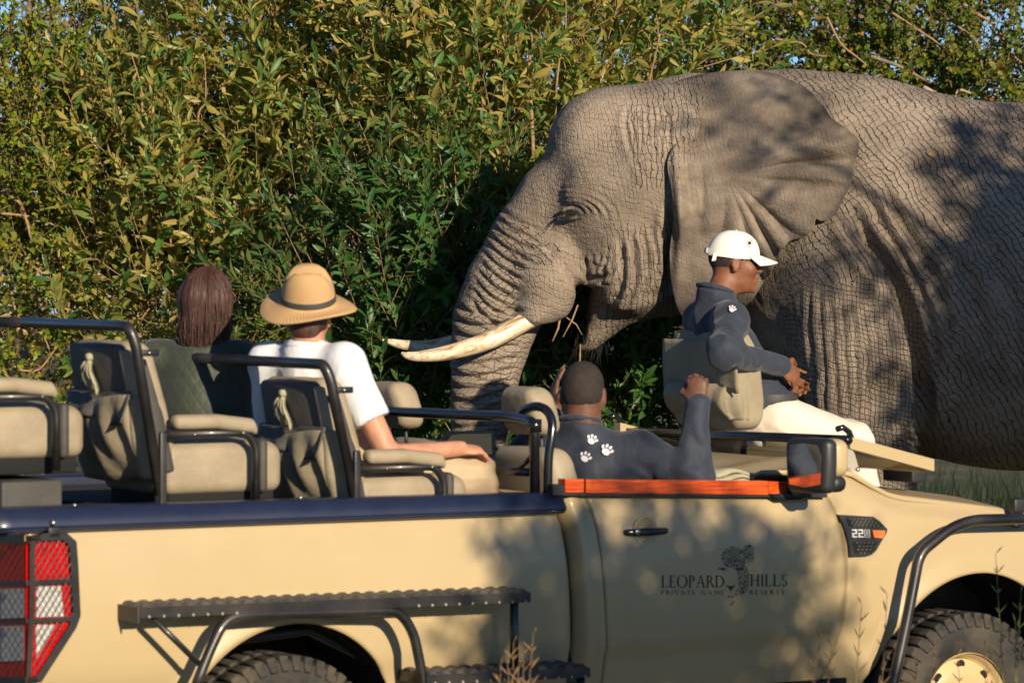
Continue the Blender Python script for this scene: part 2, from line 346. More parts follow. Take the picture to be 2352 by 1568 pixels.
class B:
    """collects shapes that become one mesh"""
    def __init__(s): s.v = []; s.f = []; s.n = 0
    def add(s, V, Fc):
        V = [tuple(map(float, p)) for p in V]
        s.f += [tuple(int(i)+s.n for i in f) for f in Fc]; s.v += V; s.n += len(V)
        return s
    def pillow(s, c, half, e=.35, nu=40, nv=24, fn=None):
        """soft box (superellipsoid); fn moves local points"""
        sg = lambda v: math.copysign(abs(v)**e, v)
        def f(a, b):
            t, q = 2*math.pi*a, math.pi*(b-.5)
            p = (half[0]*sg(math.cos(q))*sg(math.cos(t)), half[1]*sg(math.cos(q))*sg(math.sin(t)), half[2]*sg(math.sin(q)))
            if fn: p = fn(p)
            return (p[0]+c[0], p[1]+c[1], p[2]+c[2])
        return s.grid(f, nu, nv, True)
    def tube(s, path, r, seg=10, cap=True):
        P = np.asarray(path, float); n = len(P)
        R = np.full(n, r) if np.isscalar(r) else np.asarray(r, float)
        T = np.gradient(P, axis=0); T /= np.linalg.norm(T, axis=1)[:, None]+1e-12
        up = np.array([0, 0, 1.]) if abs(T[0][2]) < .9 else np.array([1., 0, 0])
        x = np.cross(up, T[0]); x /= np.linalg.norm(x); V = []
        for i in range(n):
            x = x-T[i]*np.dot(x, T[i]); x /= np.linalg.norm(x)+1e-12; y = np.cross(T[i], x)
            for k in range(seg):
                a = 2*math.pi*k/seg; V.append(P[i]+R[i]*(math.cos(a)*x+math.sin(a)*y))
        Fc = [(i*seg+k, i*seg+(k+1) % seg, (i+1)*seg+(k+1) % seg, (i+1)*seg+k) for i in range(n-1) for k in range(seg)]
        if cap: Fc += [tuple(range(seg-1, -1, -1)), tuple((n-1)*seg+k for k in range(seg))]
        return s.add(V, Fc)
    def rbox(s, c, half, r=.02, M=None, fn=None, seg=2):
        h = np.asarray(half, float); r = min(r, min(h)*.98)
        ax = []
        for k in range(3):
            e = [h[k]-r*(1-j/seg) for j in range(seg+1)]
            inner = [0.0] if h[k]-r > .02 else []
            ax.append(np.array([-x for x in reversed(e)]+inner+e))
        V = []; Fc = []
        for a in range(3):
            b, d = (a+1) % 3, (a+2) % 3
            for sg in (-1, 1):
                nb, nc = len(ax[b]), len(ax[d]); base = len(V)
                for i in range(nb):
                    for j in range(nc):
                        p = np.zeros(3); p[a] = sg*h[a]; p[b] = ax[b][i]; p[d] = ax[d][j]
                        q = np.clip(p, -(h-r), h-r); e = p-q; V.append(q+r*e/np.linalg.norm(e))
                for i in range(nb-1):
                    for j in range(nc-1):
                        q = (base+i*nc+j, base+(i+1)*nc+j, base+(i+1)*nc+j+1, base+i*nc+j+1)
                        Fc.append(q if sg > 0 else q[::-1])
        V = np.array(V)
        key, inv = np.unique(np.round(V, 6), axis=0, return_inverse=True); inv = inv.ravel()
        Fc = [tuple(inv[list(f)]) for f in Fc]; V = key.copy()
        Fc = [f for f in Fc if len(set(f)) > 2]
        if fn is not None: V = np.array([fn(p) for p in V])
        if M is not None: V = np.array([tuple(M @ Vector(p)) for p in V])
        return s.add(V+np.asarray(c, float), Fc)
    def prism(s, poly, fmap, d0, d1):
        """polygon (a,b) swept from d0 to d1 through fmap(a,b,d)"""
        n = len(poly)
        V = [fmap(a, b, d0) for a, b in poly]+[fmap(a, b, d1) for a, b in poly]
        Fc = [tuple(range(n)), tuple(range(2*n-1, n-1, -1))]+[(i, i+n, (i+1) % n+n, (i+1) % n) for i in range(n)]
        return s.add(V, Fc)
    def grid(s, fn, nu, nv, closed_u=False):
        V = [fn(i/(nu-(0 if closed_u else 1)), j/(nv-1)) for i in range(nu) for j in range(nv)]
        m = nu if closed_u else nu-1
        return s.add(V, [(i*nv+j, ((i+1) % nu)*nv+j, ((i+1) % nu)*nv+j+1, i*nv+j+1) for i in range(m) for j in range(nv-1)])
    def sheet(s, fn, nu, nv, th):
        """grid with a second side: fn(a,b) -> point, th = offset vector or fn"""
        g = [[np.asarray(fn(i/(nu-1), j/(nv-1)), float) for j in range(nv)] for i in range(nu)]
        V = [p for r in g for p in r]; n = nu*nv
        off = (lambda i, j: np.asarray(th(i/(nu-1), j/(nv-1)))) if callable(th) else (lambda i, j: np.asarray(th))
        V += [g[i][j]+off(i, j) for i in range(nu) for j in range(nv)]
        Fc = [(i*nv+j, (i+1)*nv+j, (i+1)*nv+j+1, i*nv+j+1) for i in range(nu-1) for j in range(nv-1)]
        Fc += [tuple(k+n for k in f[::-1]) for f in Fc]
        rim = [i*nv for i in range(nu)]+[(nu-1)*nv+j for j in range(1, nv)]+[i*nv+nv-1 for i in range(nu-2, -1, -1)]+[j for j in range(nv-2, 0, -1)]
        Fc += [(rim[k], rim[k]+n, rim[(k+1) % len(rim)]+n, rim[(k+1) % len(rim)]) for k in range(len(rim))]
        return s.add(V, Fc)
    def lathe(s, prof, seg=32, M=None, fn=None):
        V = [(r*math.cos(2*math.pi*k/seg), r*math.sin(2*math.pi*k/seg), z) for r, z in prof for k in range(seg)]
        if fn: V = [fn(p) for p in V]
        if M is not None: V = [tuple(M @ Vector(p)) for p in V]
        n = len(prof)
        return s.add(V, [(i*seg+k, i*seg+(k+1) % seg, (i+1)*seg+(k+1) % seg, (i+1)*seg+k) for i in range(n-1) for k in range(seg)])
    def ball(s, c, r, seg=12, rings=8):
        r = (r, r, r) if np.isscalar(r) else r
        return s.grid(lambda a, b: (c[0]+r[0]*math.sin(math.pi*b)*math.cos(2*math.pi*a), c[1]+r[1]*math.sin(math.pi*b)*math.sin(2*math.pi*a), c[2]-r[2]*math.cos(math.pi*b)), seg, rings, True)
    def build(s, name, mat, parent=None, smooth=True, org=None, auto=None, **kw):
        V = np.array(s.v)
        if org is not None: V = V-np.asarray(org)
        o = mk(name, V, s.f, mat, parent, smooth, **kw)
        if org is not None: o.location = org
        if auto:
            o.data.set_sharp_from_angle(angle=rad(auto))
        return o

# ---------------------------------------------------------------- signed distance fields -> one continuous surface
class Field:
    def __init__(s, lo, hi, h):
        s.lo = np.array(lo, float); s.h = h
        s.n = np.ceil((np.array(hi)-s.lo)/h).astype(int)+1
        s.ax = [(s.lo[k]+h*np.arange(s.n[k])).astype(np.float32) for k in range(3)]
        s.D = np.full(s.n, 1.0, np.float32)
    def _win(s, lo, hi):
        i0 = np.clip(np.floor((lo-s.lo)/s.h).astype(int), 0, s.n); i1 = np.clip(np.ceil((hi-s.lo)/s.h).astype(int)+1, 0, s.n)
        sl = tuple(slice(a, b) for a, b in zip(i0, i1))
        X = s.ax[0][sl[0]][:, None, None]; Y = s.ax[1][sl[1]][None, :, None]; Z = s.ax[2][sl[2]][None, None, :]
        return sl, X, Y, Z
    def _put(s, sl, d, k, sub=False):
        a = s.D[sl]
        if a.size == 0: return
        d = np.asarray(d, np.float32)
        if sub: d = -d; a2 = np.maximum(a, d); s.D[sl] = a2+(np.maximum(k-np.abs(a-d), 0)**2/(4*k) if k > 0 else 0)
        else: a2 = np.minimum(a, d); s.D[sl] = a2-(np.maximum(k-np.abs(a-d), 0)**2/(4*k) if k > 0 else 0)
    def ell(s, c, r, k=.03, R=None, sub=False):
        c = np.asarray(c, np.float32); r = np.asarray(r, np.float32); m = max(r)+k+3*s.h
        sl, X, Y, Z = s._win(c-m, c+m); x, y, z = X-c[0], Y-c[1], Z-c[2]
        if R is not None:
            R = np.array(R, np.float32).T
            x, y, z = R[0, 0]*x+R[0, 1]*y+R[0, 2]*z, R[1, 0]*x+R[1, 1]*y+R[1, 2]*z, R[2, 0]*x+R[2, 1]*y+R[2, 2]*z
        k0 = np.sqrt((x/r[0])**2+(y/r[1])**2+(z/r[2])**2); k1 = np.sqrt((x/r[0]**2)**2+(y/r[1]**2)**2+(z/r[2]**2)**2)
        s._put(sl, k0*(k0-1)/np.maximum(k1, 1e-6), k, sub); return s
    def cone(s, a, b, ra, rb, k=.03, sy=1.0, sub=False):
        """tapered capsule; sy stretches it in y about its own axis"""
        a = np.asarray(a, np.float32); b = np.asarray(b, np.float32); m = max(ra, rb)*max(1, sy)+k+3*s.h
        sl, X, Y, Z = s._win(np.minimum(a, b)-m, np.maximum(a, b)+m)
        d = b-a; L2 = np.dot(d, d)+1e-9
        t = np.clip(((X-a[0])*d[0]+(Y-a[1])*d[1]+(Z-a[2])*d[2])/L2, 0, 1)
        q = np.sqrt((X-a[0]-t*d[0])**2+((Y-a[1]-t*d[1])/sy)**2+(Z-a[2]-t*d[2])**2)-(ra+(rb-ra)*t)
        s._put(sl, q*min(1, sy), k, sub); return s
    def chain(s, pts, k=.03, sy=1.0):
        for p, q in zip(pts[:-1], pts[1:]): s.cone(p[:3], q[:3], p[3], q[3], k, sy)
        return s
    def cut(s, p, nrm):
        """remove the half space on the side of nrm"""
        p = np.asarray(p); nrm = np.asarray(nrm, float); nrm = nrm/np.linalg.norm(nrm)
        d = (s.ax[0]-p[0])[:, None, None]*nrm[0]+(s.ax[1]-p[1])[None, :, None]*nrm[1]+(s.ax[2]-p[2])[None, None, :]*nrm[2]
        s.D = np.maximum(s.D, d.astype(np.float32)); return s
    def slab(s, p, nrm, R):
        """cut off flat beyond p along nrm, within a radius and .3 m"""
        p = np.asarray(p, np.float32); n = np.asarray(nrm, np.float32); n = n/np.linalg.norm(n)
        sl, X, Y, Z = s._win(p-.35, p+.35); x, y, z = X-p[0], Y-p[1], Z-p[2]; t = x*n[0]+y*n[1]+z*n[2]
        r = np.sqrt(np.maximum(x*x+y*y+z*z-t*t, 0)); d = np.maximum(np.maximum(-t, t-.3), r-R)
        s._put(sl, d, .008, True); return s
    def surface(s):
        D = s.D; I = D < 0
        sh = tuple(np.array(D.shape)-1)
        cnt = np.zeros(sh, np.int8); I8 = I.view(np.int8)
        for a in (0, 1):
            for b in (0, 1):
                for c in (0, 1): cnt += I8[a:a+sh[0], b:b+sh[1], c:c+sh[2]]
        mask = (cnt > 0) & (cnt < 8); ijk = np.argwhere(mask)
        idx = np.full(sh, -1, np.int64); idx[mask] = np.arange(len(ijk))
        acc = np.zeros((len(ijk), 3)); num = np.zeros(len(ijk))
        co = [(a, b, c) for a in (0, 1) for b in (0, 1) for c in (0, 1)]
        for p in co:
            for ax in range(3):
                if p[ax] == 1: continue
                q = list(p); q[ax] = 1
                f0 = D[tuple((ijk+p).T)]; f1 = D[tuple((ijk+q).T)]; cr = (f0 < 0) != (f1 < 0)
                t = np.where(cr, f0/np.where(f0 == f1, 1, f0-f1), 0)
                pt = np.tile(np.array(p, float), (len(ijk), 1)); pt[:, ax] = t
                acc[cr] += pt[cr]; num += cr
        V = s.lo+s.h*(ijk+acc/num[:, None]); Q = []
        for ax in range(3):
            b, c = (ax+1) % 3, (ax+2) % 3
            A0 = [slice(None)]*3; A1 = [slice(None)]*3
            A0[ax] = slice(0, -1); A1[ax] = slice(1, None)
            s0, s1 = I[tuple(A0)], I[tuple(A1)]; e = np.argwhere(s0 != s1)
            ok = (e[:, b] > 0) & (e[:, c] > 0) & (e[:, b] < D.shape[b]-1) & (e[:, c] < D.shape[c]-1); e = e[ok]
            def cell(db, dc):
                q = e.copy(); q[:, b] -= db; q[:, c] -= dc; return idx[tuple(q.T)]
            quad = np.stack([cell(1, 1), cell(0, 1), cell(0, 0), cell(1, 0)], 1)
            fl = ~s0[tuple(e.T)]; quad[fl] = quad[fl][:, ::-1]; Q.append(quad)
        Q = np.vstack(Q); Q = Q[(Q >= 0).all(1)]
        return V, Q
def relax(V, Q, it=2, lam=.5):
    """light smoothing of a quad mesh"""
    e = np.vstack([Q[:, [0, 1]], Q[:, [1, 2]], Q[:, [2, 3]], Q[:, [3, 0]]])
    e = np.vstack([e, e[:, ::-1]]); deg = np.bincount(e[:, 0], minlength=len(V))[:, None]
    for _ in range(it):
        S = np.stack([np.bincount(e[:, 0], weights=V[e[:, 1], k], minlength=len(V)) for k in range(3)], 1)
        V = V+lam*(S/np.maximum(deg, 1)-V)
    return V
def subdivide(V, Q, levels=1):
    """Catmull-Clark on a closed quad mesh"""
    for _ in range(levels):
        n, m = len(V), len(Q); Fp = V[Q].mean(1)
        e = np.stack([Q, np.roll(Q, -1, 1)], -1).reshape(-1, 2); es = np.sort(e, 1)
        key = es[:, 0].astype(np.int64)*n+es[:, 1]; uk, inv = np.unique(key, return_inverse=True); inv = inv.ravel()
        ea, eb = uk//n, uk % n; fi = np.repeat(np.arange(m), 4); ne = len(uk)
        cnt = np.bincount(inv, minlength=ne)[:, None]
        bc = lambda idx, W, k: np.stack([np.bincount(idx, weights=W[:, c], minlength=k) for c in range(3)], 1)
        mid = (V[ea]+V[eb])/2; fe = bc(inv, Fp[fi], ne)/cnt
        Ep = np.where(cnt == 2, (mid+fe)/2, mid)
        val = np.bincount(Q.ravel(), minlength=n)[:, None]; Fa = bc(Q.ravel(), Fp[fi], n)/np.maximum(val, 1)
        ve = np.concatenate([ea, eb]); nev = np.bincount(ve, minlength=n)[:, None]; Ra = bc(ve, np.vstack([mid, mid]), n)/np.maximum(nev, 1)
        k = np.maximum(val, 3); Vn = np.where(val >= 3, (Fa+2*Ra+(k-3)*V)/k, V)
        E4 = inv.reshape(-1, 4)+n; Fc = np.arange(m)+n+ne
        Q = np.stack([np.stack([Q[:, i], E4[:, i], Fc, E4[:, i-1]], 1) for i in range(4)], 1).reshape(-1, 4)
        V = np.vstack([Vn, Ep, Fp])
    return V, Q
def normals(V, Q):
    n = np.cross(V[Q[:, 2]]-V[Q[:, 0]], V[Q[:, 3]]-V[Q[:, 1]])
    i = Q.ravel(); N = np.stack([np.bincount(i, weights=np.repeat(n[:, k], 4), minlength=len(V)) for k in range(3)], 1)
    return N/(np.linalg.norm(N, axis=1)[:, None]+1e-12)
def vnoise(P, scale, seed=0, octv=3):
    """cheap smooth 3-d noise in -1..1"""
    out = np.zeros(len(P)); amp = 1.0; tot = 0
    for o in range(octv):
        q = P*scale*2**o+seed*17.3; i = np.floor(q).astype(np.int64); f = (q-i).astype(np.float32); f = f*f*(3-2*f)
        def h(d):
            k = i+d; n = (k[:, 0]*374761393+k[:, 1]*668265263+k[:, 2]*2147483647+seed*974634777) & 0x7fffffff
            n = (n ^ (n >> 13))*1274126177 & 0x7fffffff
            return (n & 0xffff)/32767.5-1
        c = {d: h(np.array(d)) for d in [(a, b, e) for a in (0, 1) for b in (0, 1) for e in (0, 1)]}
        x0 = [(c[(0, b, e)]*(1-f[:, 0])+c[(1, b, e)]*f[:, 0]) for b in (0, 1) for e in (0, 1)]
        y0 = x0[0]*(1-f[:, 1])+x0[2]*f[:, 1]; y1 = x0[1]*(1-f[:, 1])+x0[3]*f[:, 1]
        out += amp*(y0*(1-f[:, 2])+y1*f[:, 2]); tot += amp; amp *= .5
    return out/tot
def polydist(x, z, line):
    """distance from points to a polyline, and arc parameter 0..1"""
    L = np.asarray(line, float); best = np.full(len(x), 1e9); par = np.zeros(len(x))
    seg = np.linalg.norm(L[1:]-L[:-1], axis=1); cum = np.concatenate([[0], np.cumsum(seg)])
    for i in range(len(L)-1):
        d = L[i+1]-L[i]; t = np.clip(((x-L[i, 0])*d[0]+(z-L[i, 1])*d[1])/(d@d+1e-9), 0, 1)
        q = np.hypot(x-L[i, 0]-t*d[0], z-L[i, 1]-t*d[1]); m = q < best
        best[m] = q[m]; par[m] = (cum[i]+t[m]*seg[i])/cum[-1]
    return best, par
def sstep(a, b, x):
    t = np.clip((x-a)/(b-a), 0, 1); return t*t*(3-2*t)
# ================================================================ ground
def ground():
    b = B(); n = 60
    def f(a, c):
        x = (a-.5)*2; y = (c-.5)*2; x = 150*x*abs(x); y = 150*y*abs(y)
        return (x, y+16, 0)
    b.grid(f, n, n)
    tag(b.build('ground', 'ground'), kind='structure')
ground()

# ================================================================ elephant
def elephant():
    f = Field((-1.05, EY-1.0, -.06), (5.2, EY+1.0, 3.35), .033)
    P = 1/ES
    E = lambda px, py, dy=0: EP(px, py, dy)
    # trunk of the body
    f.ell(E(2000, 560), (330*P, .68, 372*P), .1)
    f.ell(E(2380, 662), (640*P, .78, 420*P), .2)
    f.ell(E(2850, 650), (470*P, .80, 425*P), .3)
    f.cone(E(1900, 440), E(1600, 440), 265*P, 225*P, .12, 1.0)
    f.cone(E(1590, 335), E(1790, 328), 165*P, 168*P, .10, 1.2)
    f.cone(E(1420, 318), E(1570, 300), 104*P, 100*P, .1, 1.3)
    f.cone(E(1850, 292), E(2300, 335), 70*P, 60*P, .2)
    # head
    f.ell(E(1450, 405), (190*P, .43, 198*P), .1)
    f.ell(E(1375, 325), (112*P, .30, 108*P), .1)
    f.ell(E(1400, 470), (150*P, .40, 150*P), .1)
    tr = [(1300, 475, 120), (1228, 578, 110), (1172, 660, 99), (1137, 740, 93), (1120, 820, 81), (1110, 900, 70), (1102, 980, 63), (1092, 1090, 56), (1080, 1200, 49), (1075, 1330, 42), (1090, 1430, 36)]
    f.chain([(*E(x, y), r*P) for x, y, r in tr], .06)
    for sgn in (-1, 1):
        f.ell(E(1262, 640, sgn*.19), (76*P, .17, 103*P), .07)             # lip round the tusk
        f.ell(E(1395, 395, sgn*.33), (78*P, .12, 62*P), .08)              # cheek bone
        f.ell(E(1440, 570, sgn*.2), (100*P, .20, 150*P), .08)             # jaw muscle
        f.ell(E(1340, 455, sgn*.31), (46*P, .09, 26*P), .05)              # brow
    for sgn in (-1, 1): f.ell(E(1226, 718, sgn*.245), (36*P, .075, 36*P), .03)
    f.cone(E(1470, 640), E(1408, 695), 86*P, 58*P, .06, 1.25)
    f.cone(E(1408, 695), E(1350, 780), 60*P, 32*P, .03, 1.2)
    f.cone(E(1480, 640), E(1620, 600), 86*P, 130*P, .1, 1.3)
    for sgn in (-1, 1):
        f.ell(E(1375, 305, sgn*.47), (62*P, .13, 84*P), .14, sub=True)    # temple hollow
        f.ell(E(1312, 492, sgn*.42), (34*P, .085, 22*P), .03, sub=True)   # eye socket
    f.ell(E(1332, 715), (17*P, .35, 75*P), .02, sub=True)                 # open mouth
    # legs
    for dy, off in ((-.48, 0), (.48, -110)):
        f.chain([(*E(1945+off, 620, dy*.8), 165*P), (*E(1955+off, 800, dy), 135*P), (*E(1962+off, 960, dy), 122*P), (*E(1965+off, 1100, dy), 108*P),
                 (*E(1958+off, 1350, dy), 98*P), (*E(1955+off, 1500, dy), 108*P), (*E(1950+off, 1600, dy), 116*P)], .08)
        o2 = off*.8
        f.chain([(*E(2900+o2, 640, dy*.8), 200*P), (*E(2860+o2, 950, dy), 140*P), (*E(2890+o2, 1200, dy), 105*P), (*E(2880+o2, 1480, dy), 98*P), (*E(2870+o2, 1600, dy), 108*P)], .1)
    f.cone(E(3280, 480), E(3330, 900), .06, .03, .05)
    f.cut((0, 0, 0.0), (0, 0, -1))
    V, Q = f.surface(); V = relax(V, Q, 2, .4); V, Q = subdivide(V, Q, 2)
    V[:, 2] = np.maximum(V[:, 2], 0.0)
    N = normals(V, Q)
    px = V[:, 0]*ES+1176; py = 600+(HC-V[:, 2])*ES; near = sstep(.05, -.12, V[:, 1]-EY)
    # folds: groove lines in the hide (photo pixels at the centre plane), depth, width
    G = []
    def fold(line, depth, width): G.append((line, depth, width))
    fold([(1930, 470), (1965, 550), (2010, 620), (2045, 690), (2070, 780), (2085, 870), (2092, 1010)], .11, 20)
    fold([(1960, 440), (2000, 530), (2050, 610), (2085, 680), (2110, 760), (2122, 860)], .05, 13)
    fold([(1990, 420), (2040, 520), (2090, 600), (2130, 700), (2150, 820)], .03, 12)
    fold([(1900, 500), (1935, 570), (1975, 630), (2010, 700)], .03, 11)
    fold([(2140, 560), (2200, 680), (2230, 820)], .02, 14); fold([(2230, 560), (2290, 700), (2310, 860)], .018, 15)
    for i, x in enumerate((1425, 1452, 1478, 1500, 1518)):                # folds down the cheek
        fold([(x-6, 545-8*i), (x+2, 600), (x-4, 660), (x-26, 712-5*i)], .026, 8)
    fold([(1530, 470), (1534, 560), (1530, 640), (1524, 690)], .05, 11)
    for r, d in ((17, .012), (25, .010), (34, .009), (45, .006), (58, .005)):          # bags round the eye
        fold([(1312+r*1.5*math.cos(a)+.25*r, 492+r*.95*math.sin(a)+.2*r*math.cos(a)) for a in np.linspace(math.pi*(1.05+.004*r), math.pi*(1.95+.003*r), 14)], d, 4.0)
        fold([(1314+r*1.25*math.cos(a), 496+r*.75*math.sin(a)) for a in np.linspace(.3+.01*r, math.pi*(.9-.004*r), 10)], d*.7, 4.0)
    for i in range(6):                                                     # pleats over the corner of the mouth
        fold([(1290+18*i, 575+6*i), (1318+13*i, 612+5*i), (1340+9*i, 640+3*i)], .018, 6)
        fold([(1345+16*i, 585-3*i), (1346+11*i, 625), (1338+4*i, 652)], .018, 6)
    fold([(1240, 560), (1290, 600), (1322, 650), (1330, 690)], .018, 9)
    for i in range(10):                                                    # rings across the trunk
        t = i/9; y = 705+t*260
        x0 = 1045-8*t; x1 = 1215-60*t
        fold([(x0-10, y-14+30*t), (x0+50, y+14), (x1, y+4-20*t)], .014+.006*(i % 2), 6.5)
    for i in range(11):
        t = i/10; cx, cy = 1225-75*t, 470+215*t
        fold([(cx-95+25*t, cy-5), (cx-40, cy+38), (cx+25-20*t, cy+66)], .010+.008*t, 6.5)
    for i in range(7): fold([(1440+13*i, 235), (1432+16*i, 300), (1450+13*i, 370), (1490+6*i, 440)], .011, 6)
    for i in range(7): fold([(2006+13*i-i*i, 930+10*i), (2012+12*i, 985+6*i), (2022+11*i, 1070)], .014, 5)
    for i in range(5): fold([(2010, 950+18*i), (2045, 968+14*i), (2085, 960+20*i)], .014, 6)
    for i in range(9): fold([(1835+22*i, 640+8*i), (1838+24*i, 800), (1850+22*i, 960)], .006, 5)
    disp = np.zeros(len(V))
    for line, d, w in G:
        L = np.array(line); m = (near > 0) & (px > L[:, 0].min()-4*w) & (px < L[:, 0].max()+4*w) & (py > L[:, 1].min()-4*w) & (py < L[:, 1].max()+4*w)
        ii = np.nonzero(m)[0]
        if len(ii) == 0: continue
        lc = catmull(np.c_[L, np.zeros(len(L))], 5)[:, :2] if len(L) > 2 else L
        wob = 5*vnoise(V[ii], 9, 3, 2)
        q, t = polydist(px[ii]+wob, py[ii]+wob*.7, lc)
        env = np.clip(t*6, 0, 1)*np.clip((1-t)*6, 0, 1)
        disp[ii] += near[ii]*env*(-d*np.exp(-(q/w)**2)+.45*d*np.exp(-((q-1.9*w)/(1.3*w))**2))
    disp += .006*vnoise(V, 5, 5, 3)*(near+.2)+.003*vnoise(V, 18, 9, 2)
    V = V+N*disp[:, None]; V[:, 2] = np.maximum(V[:, 2], 0)
    # masks for the hide's wrinkle patterns
    L = np.array([(x, y) for x, y, r in tr], float)
    q, t = polydist(px, py, L); seg = np.linalg.norm(L[1:]-L[:-1], axis=1).sum()
    m_tr = sstep(60, 20, q-np.interp(t, [0, .3, 1], [70, 80, 60]))*sstep(.02, .16, t)
    m_tr *= 1-sstep(-20, 20, px-1185)*sstep(80, -20, py-760)*sstep(560, 640, py)*.8
    tv = np.c_[t*seg*P, np.arctan2(V[:, 1]-EY, (px-np.interp(py, L[:, 1], L[:, 0]))*P)*.16, V[:, 1]*.3]
    m_leg = sstep(1720, 1850, px)*sstep(2120, 2050, px)*sstep(560, 720, py)
    m_body = sstep(1750, 1830, px)
    m_cheek = sstep(1335, 1420, px)*sstep(1620, 1540, px)*sstep(470, 560, py)
    m_cheek = np.maximum(m_cheek, sstep(1420, 1460, px)*sstep(1620, 1540, px)*sstep(460, 420, py)*.8)
    m_dark = .75*np.exp(-(((px-1309)/26)**2+((py-490)/11)**2))*near+.8*sstep(1385, 1335, px)*sstep(1320, 1330, px)*sstep(640, 660, py)*sstep(770, 740, py)
    body = mk('elephant', V-np.array([2.0, EY, 0]), Q, 'elephant_hide', attrs={
        'm_body': ('FLOAT', m_body), 'm_leg': ('FLOAT', m_leg), 'm_cheek': ('FLOAT', m_cheek), 'm_trunk': ('FLOAT', m_tr),
        'm_ear': ('FLOAT', np.zeros(len(V))), 'm_dark': ('FLOAT', m_dark), 'm_mud': ('FLOAT', np.zeros(len(V))), 'tr': ('FLOAT_VECTOR', tv)})
    body.location = (2.0, EY, 0)
    tag(body, 'huge wrinkled grey elephant with long tusks feeding behind the open safari truck', 'elephant')
    bvh = BVHTree.FromPolygons(V.tolist(), Q.tolist())
    off = Vector((2.0, EY, 0))
    # ---- ear: outline in photo pixels
    out = [(1520, 212), (1540, 196), (1585, 180), (1640, 171), (1705, 169), (1770, 178), (1815, 198), (1848, 228), (1880, 266), (1908, 296), (1938, 322), (1946, 345), (1936, 392),
           (1920, 445), (1898, 488), (1880, 508), (1864, 512), (1852, 506), (1846, 530), (1832, 541), (1815, 549), (1790, 557), (1772, 580), (1750, 630), (1700, 700), (1640, 738),
           (1590, 742), (1556, 722), (1536, 660), (1530, 590), (1534, 540), (1538, 500), (1530, 430), (1524, 380), (1540, 342), (1566, 318), (1580, 300), (1566, 268), (1540, 240)]
    oc = catmull(np.c_[np.array(out+[out[0]]), np.zeros(len(out)+1)], 6)[:-1, :2]
    cx, cy = 1650.0, 400.0; nr = 56; rings = np.linspace(0, 1, nr)**.85
    def earmesh(sgn):
        VV = []; M = len(oc)
        ang = np.arctan2(oc[:, 1]-cy, oc[:, 0]-cx)
        jit = 5.0*vnoise(np.c_[oc/26, np.zeros(M)], 1.0, 4, 3)*sstep(1650, 1760, oc[:, 0])
        Rg = []
        for r in rings:
            ox = cx+(oc[:, 0]-cx)*r+jit*r*np.cos(ang); oy = cy+(oc[:, 1]-cy)*r+jit*r*np.sin(ang)
            Rg.append(np.c_[ox, oy])
        A = np.array(Rg); X, Z = A[..., 0], A[..., 1]; rr = np.hypot((X-cx)/280, (Z-cy)/260); an = np.arctan2(Z-cy, X-cx)
        y = -.50-.10*sstep(1540, 1760, X)-.04*sstep(1760, 1940, X)
        y += .12*sstep(240, 150, Z)      # the top runs over into the neck
        flat0 = (EY+y).ravel().copy()
        fan = sstep(.15, .9, rr)*sstep(-.5, .0, an)*sstep(2.2, 1.2, an)
        ph = an*9.5+1.1*np.sin(an*5+1)+.5*rr+.8*vnoise(np.stack([X/150, Z/150, X*0], -1).reshape(-1, 3), 1, 7, 2).reshape(X.shape)
        rid = (1-np.abs(np.sin(ph)))**1.6
        y += fan*(.085*rid-.02)
        fan2 = sstep(.3, 1.0, rr)*sstep(-1.0, -.4, an)*sstep(.2, -.2, an)
        y += fan2*.016*np.sin(an*23+2*np.sin(an*7))
        y += .03*np.exp(-((X-(1578+.10*(Z-330)))/16)**2)*sstep(300, 360, Z)*sstep(600, 430, Z)          # groove behind the rim
        y -= .050*np.exp(-((X-(1546+.05*(Z-400)))/14)**2)*sstep(280, 360, Z)*sstep(560, 500, Z)          # rolled front rim
        y -= .03*np.exp(-((X-1900)/40)**2)*sstep(270, 330, Z)*sstep(430, 330, Z)
        y += .10*sstep(60, 0, np.hypot(X-1946, Z-345))*0
        pts = np.stack([(X-1176)/ES, EY+y, HC-(Z-600)/ES], -1).reshape(-1, 3)
        pts[:, 1] += .006*vnoise(pts, 8, 2, 3)+.006*vnoise(pts*[1, 1, 1], 3, 6, 2)
        edge = np.repeat(rings, M)
        fx, fzz = X.ravel(), Z.ravel()
        rd, _ = polydist(fx, fzz, [(1516, 196), (1540, 236), (1566, 262), (1580, 290), (1574, 312)])
        rootw = sstep(150, 8, rd)
        for i, p in enumerate(pts):
            h = bvh.ray_cast(Vector((p[0], EY-3, p[2])), Vector((0, 1, 0)))
            root = rootw[i]
            if h[0] is None:
                p[1] = p[1]*(1-root)+(EY-.12)*root; continue
            lim = h[0].y-.022-.012*(1-edge[i])
            p[1] = min(lim, p[1]*.45+(h[0].y-.04+(p[1]-flat0[i]))*.55)
            p[1] = p[1]*(1-root)+(h[0].y-.004+.05*max(0, 1-rd[i]/22))*root
        th = .026*(1-.75*sstep(.85, 1.0, edge))
        back = pts+np.c_[np.zeros(len(pts)), th, np.zeros(len(pts))]
        n = len(pts); al = np.vstack([pts, back])
        q = []
        for i in range(nr-1):
            for k in range(M):
                a, b2, c, d = i*M+k, i*M+(k+1) % M, (i+1)*M+(k+1) % M, (i+1)*M+k
                q.append((a, d, c, b2)); q.append((a+n, b2+n, c+n, d+n))
        for k in range(M): a, b2 = (nr-1)*M+k, (nr-1)*M+(k+1) % M; q.append((a, a+n, b2+n, b2))
        q = np.array(q)
        if sgn > 0: al[:, 1] = 2*EY-al[:, 1]; q = q[:, ::-1]
        ex = al[:, 0]*ES+1176; ez = 600+(HC-al[:, 2])*ES
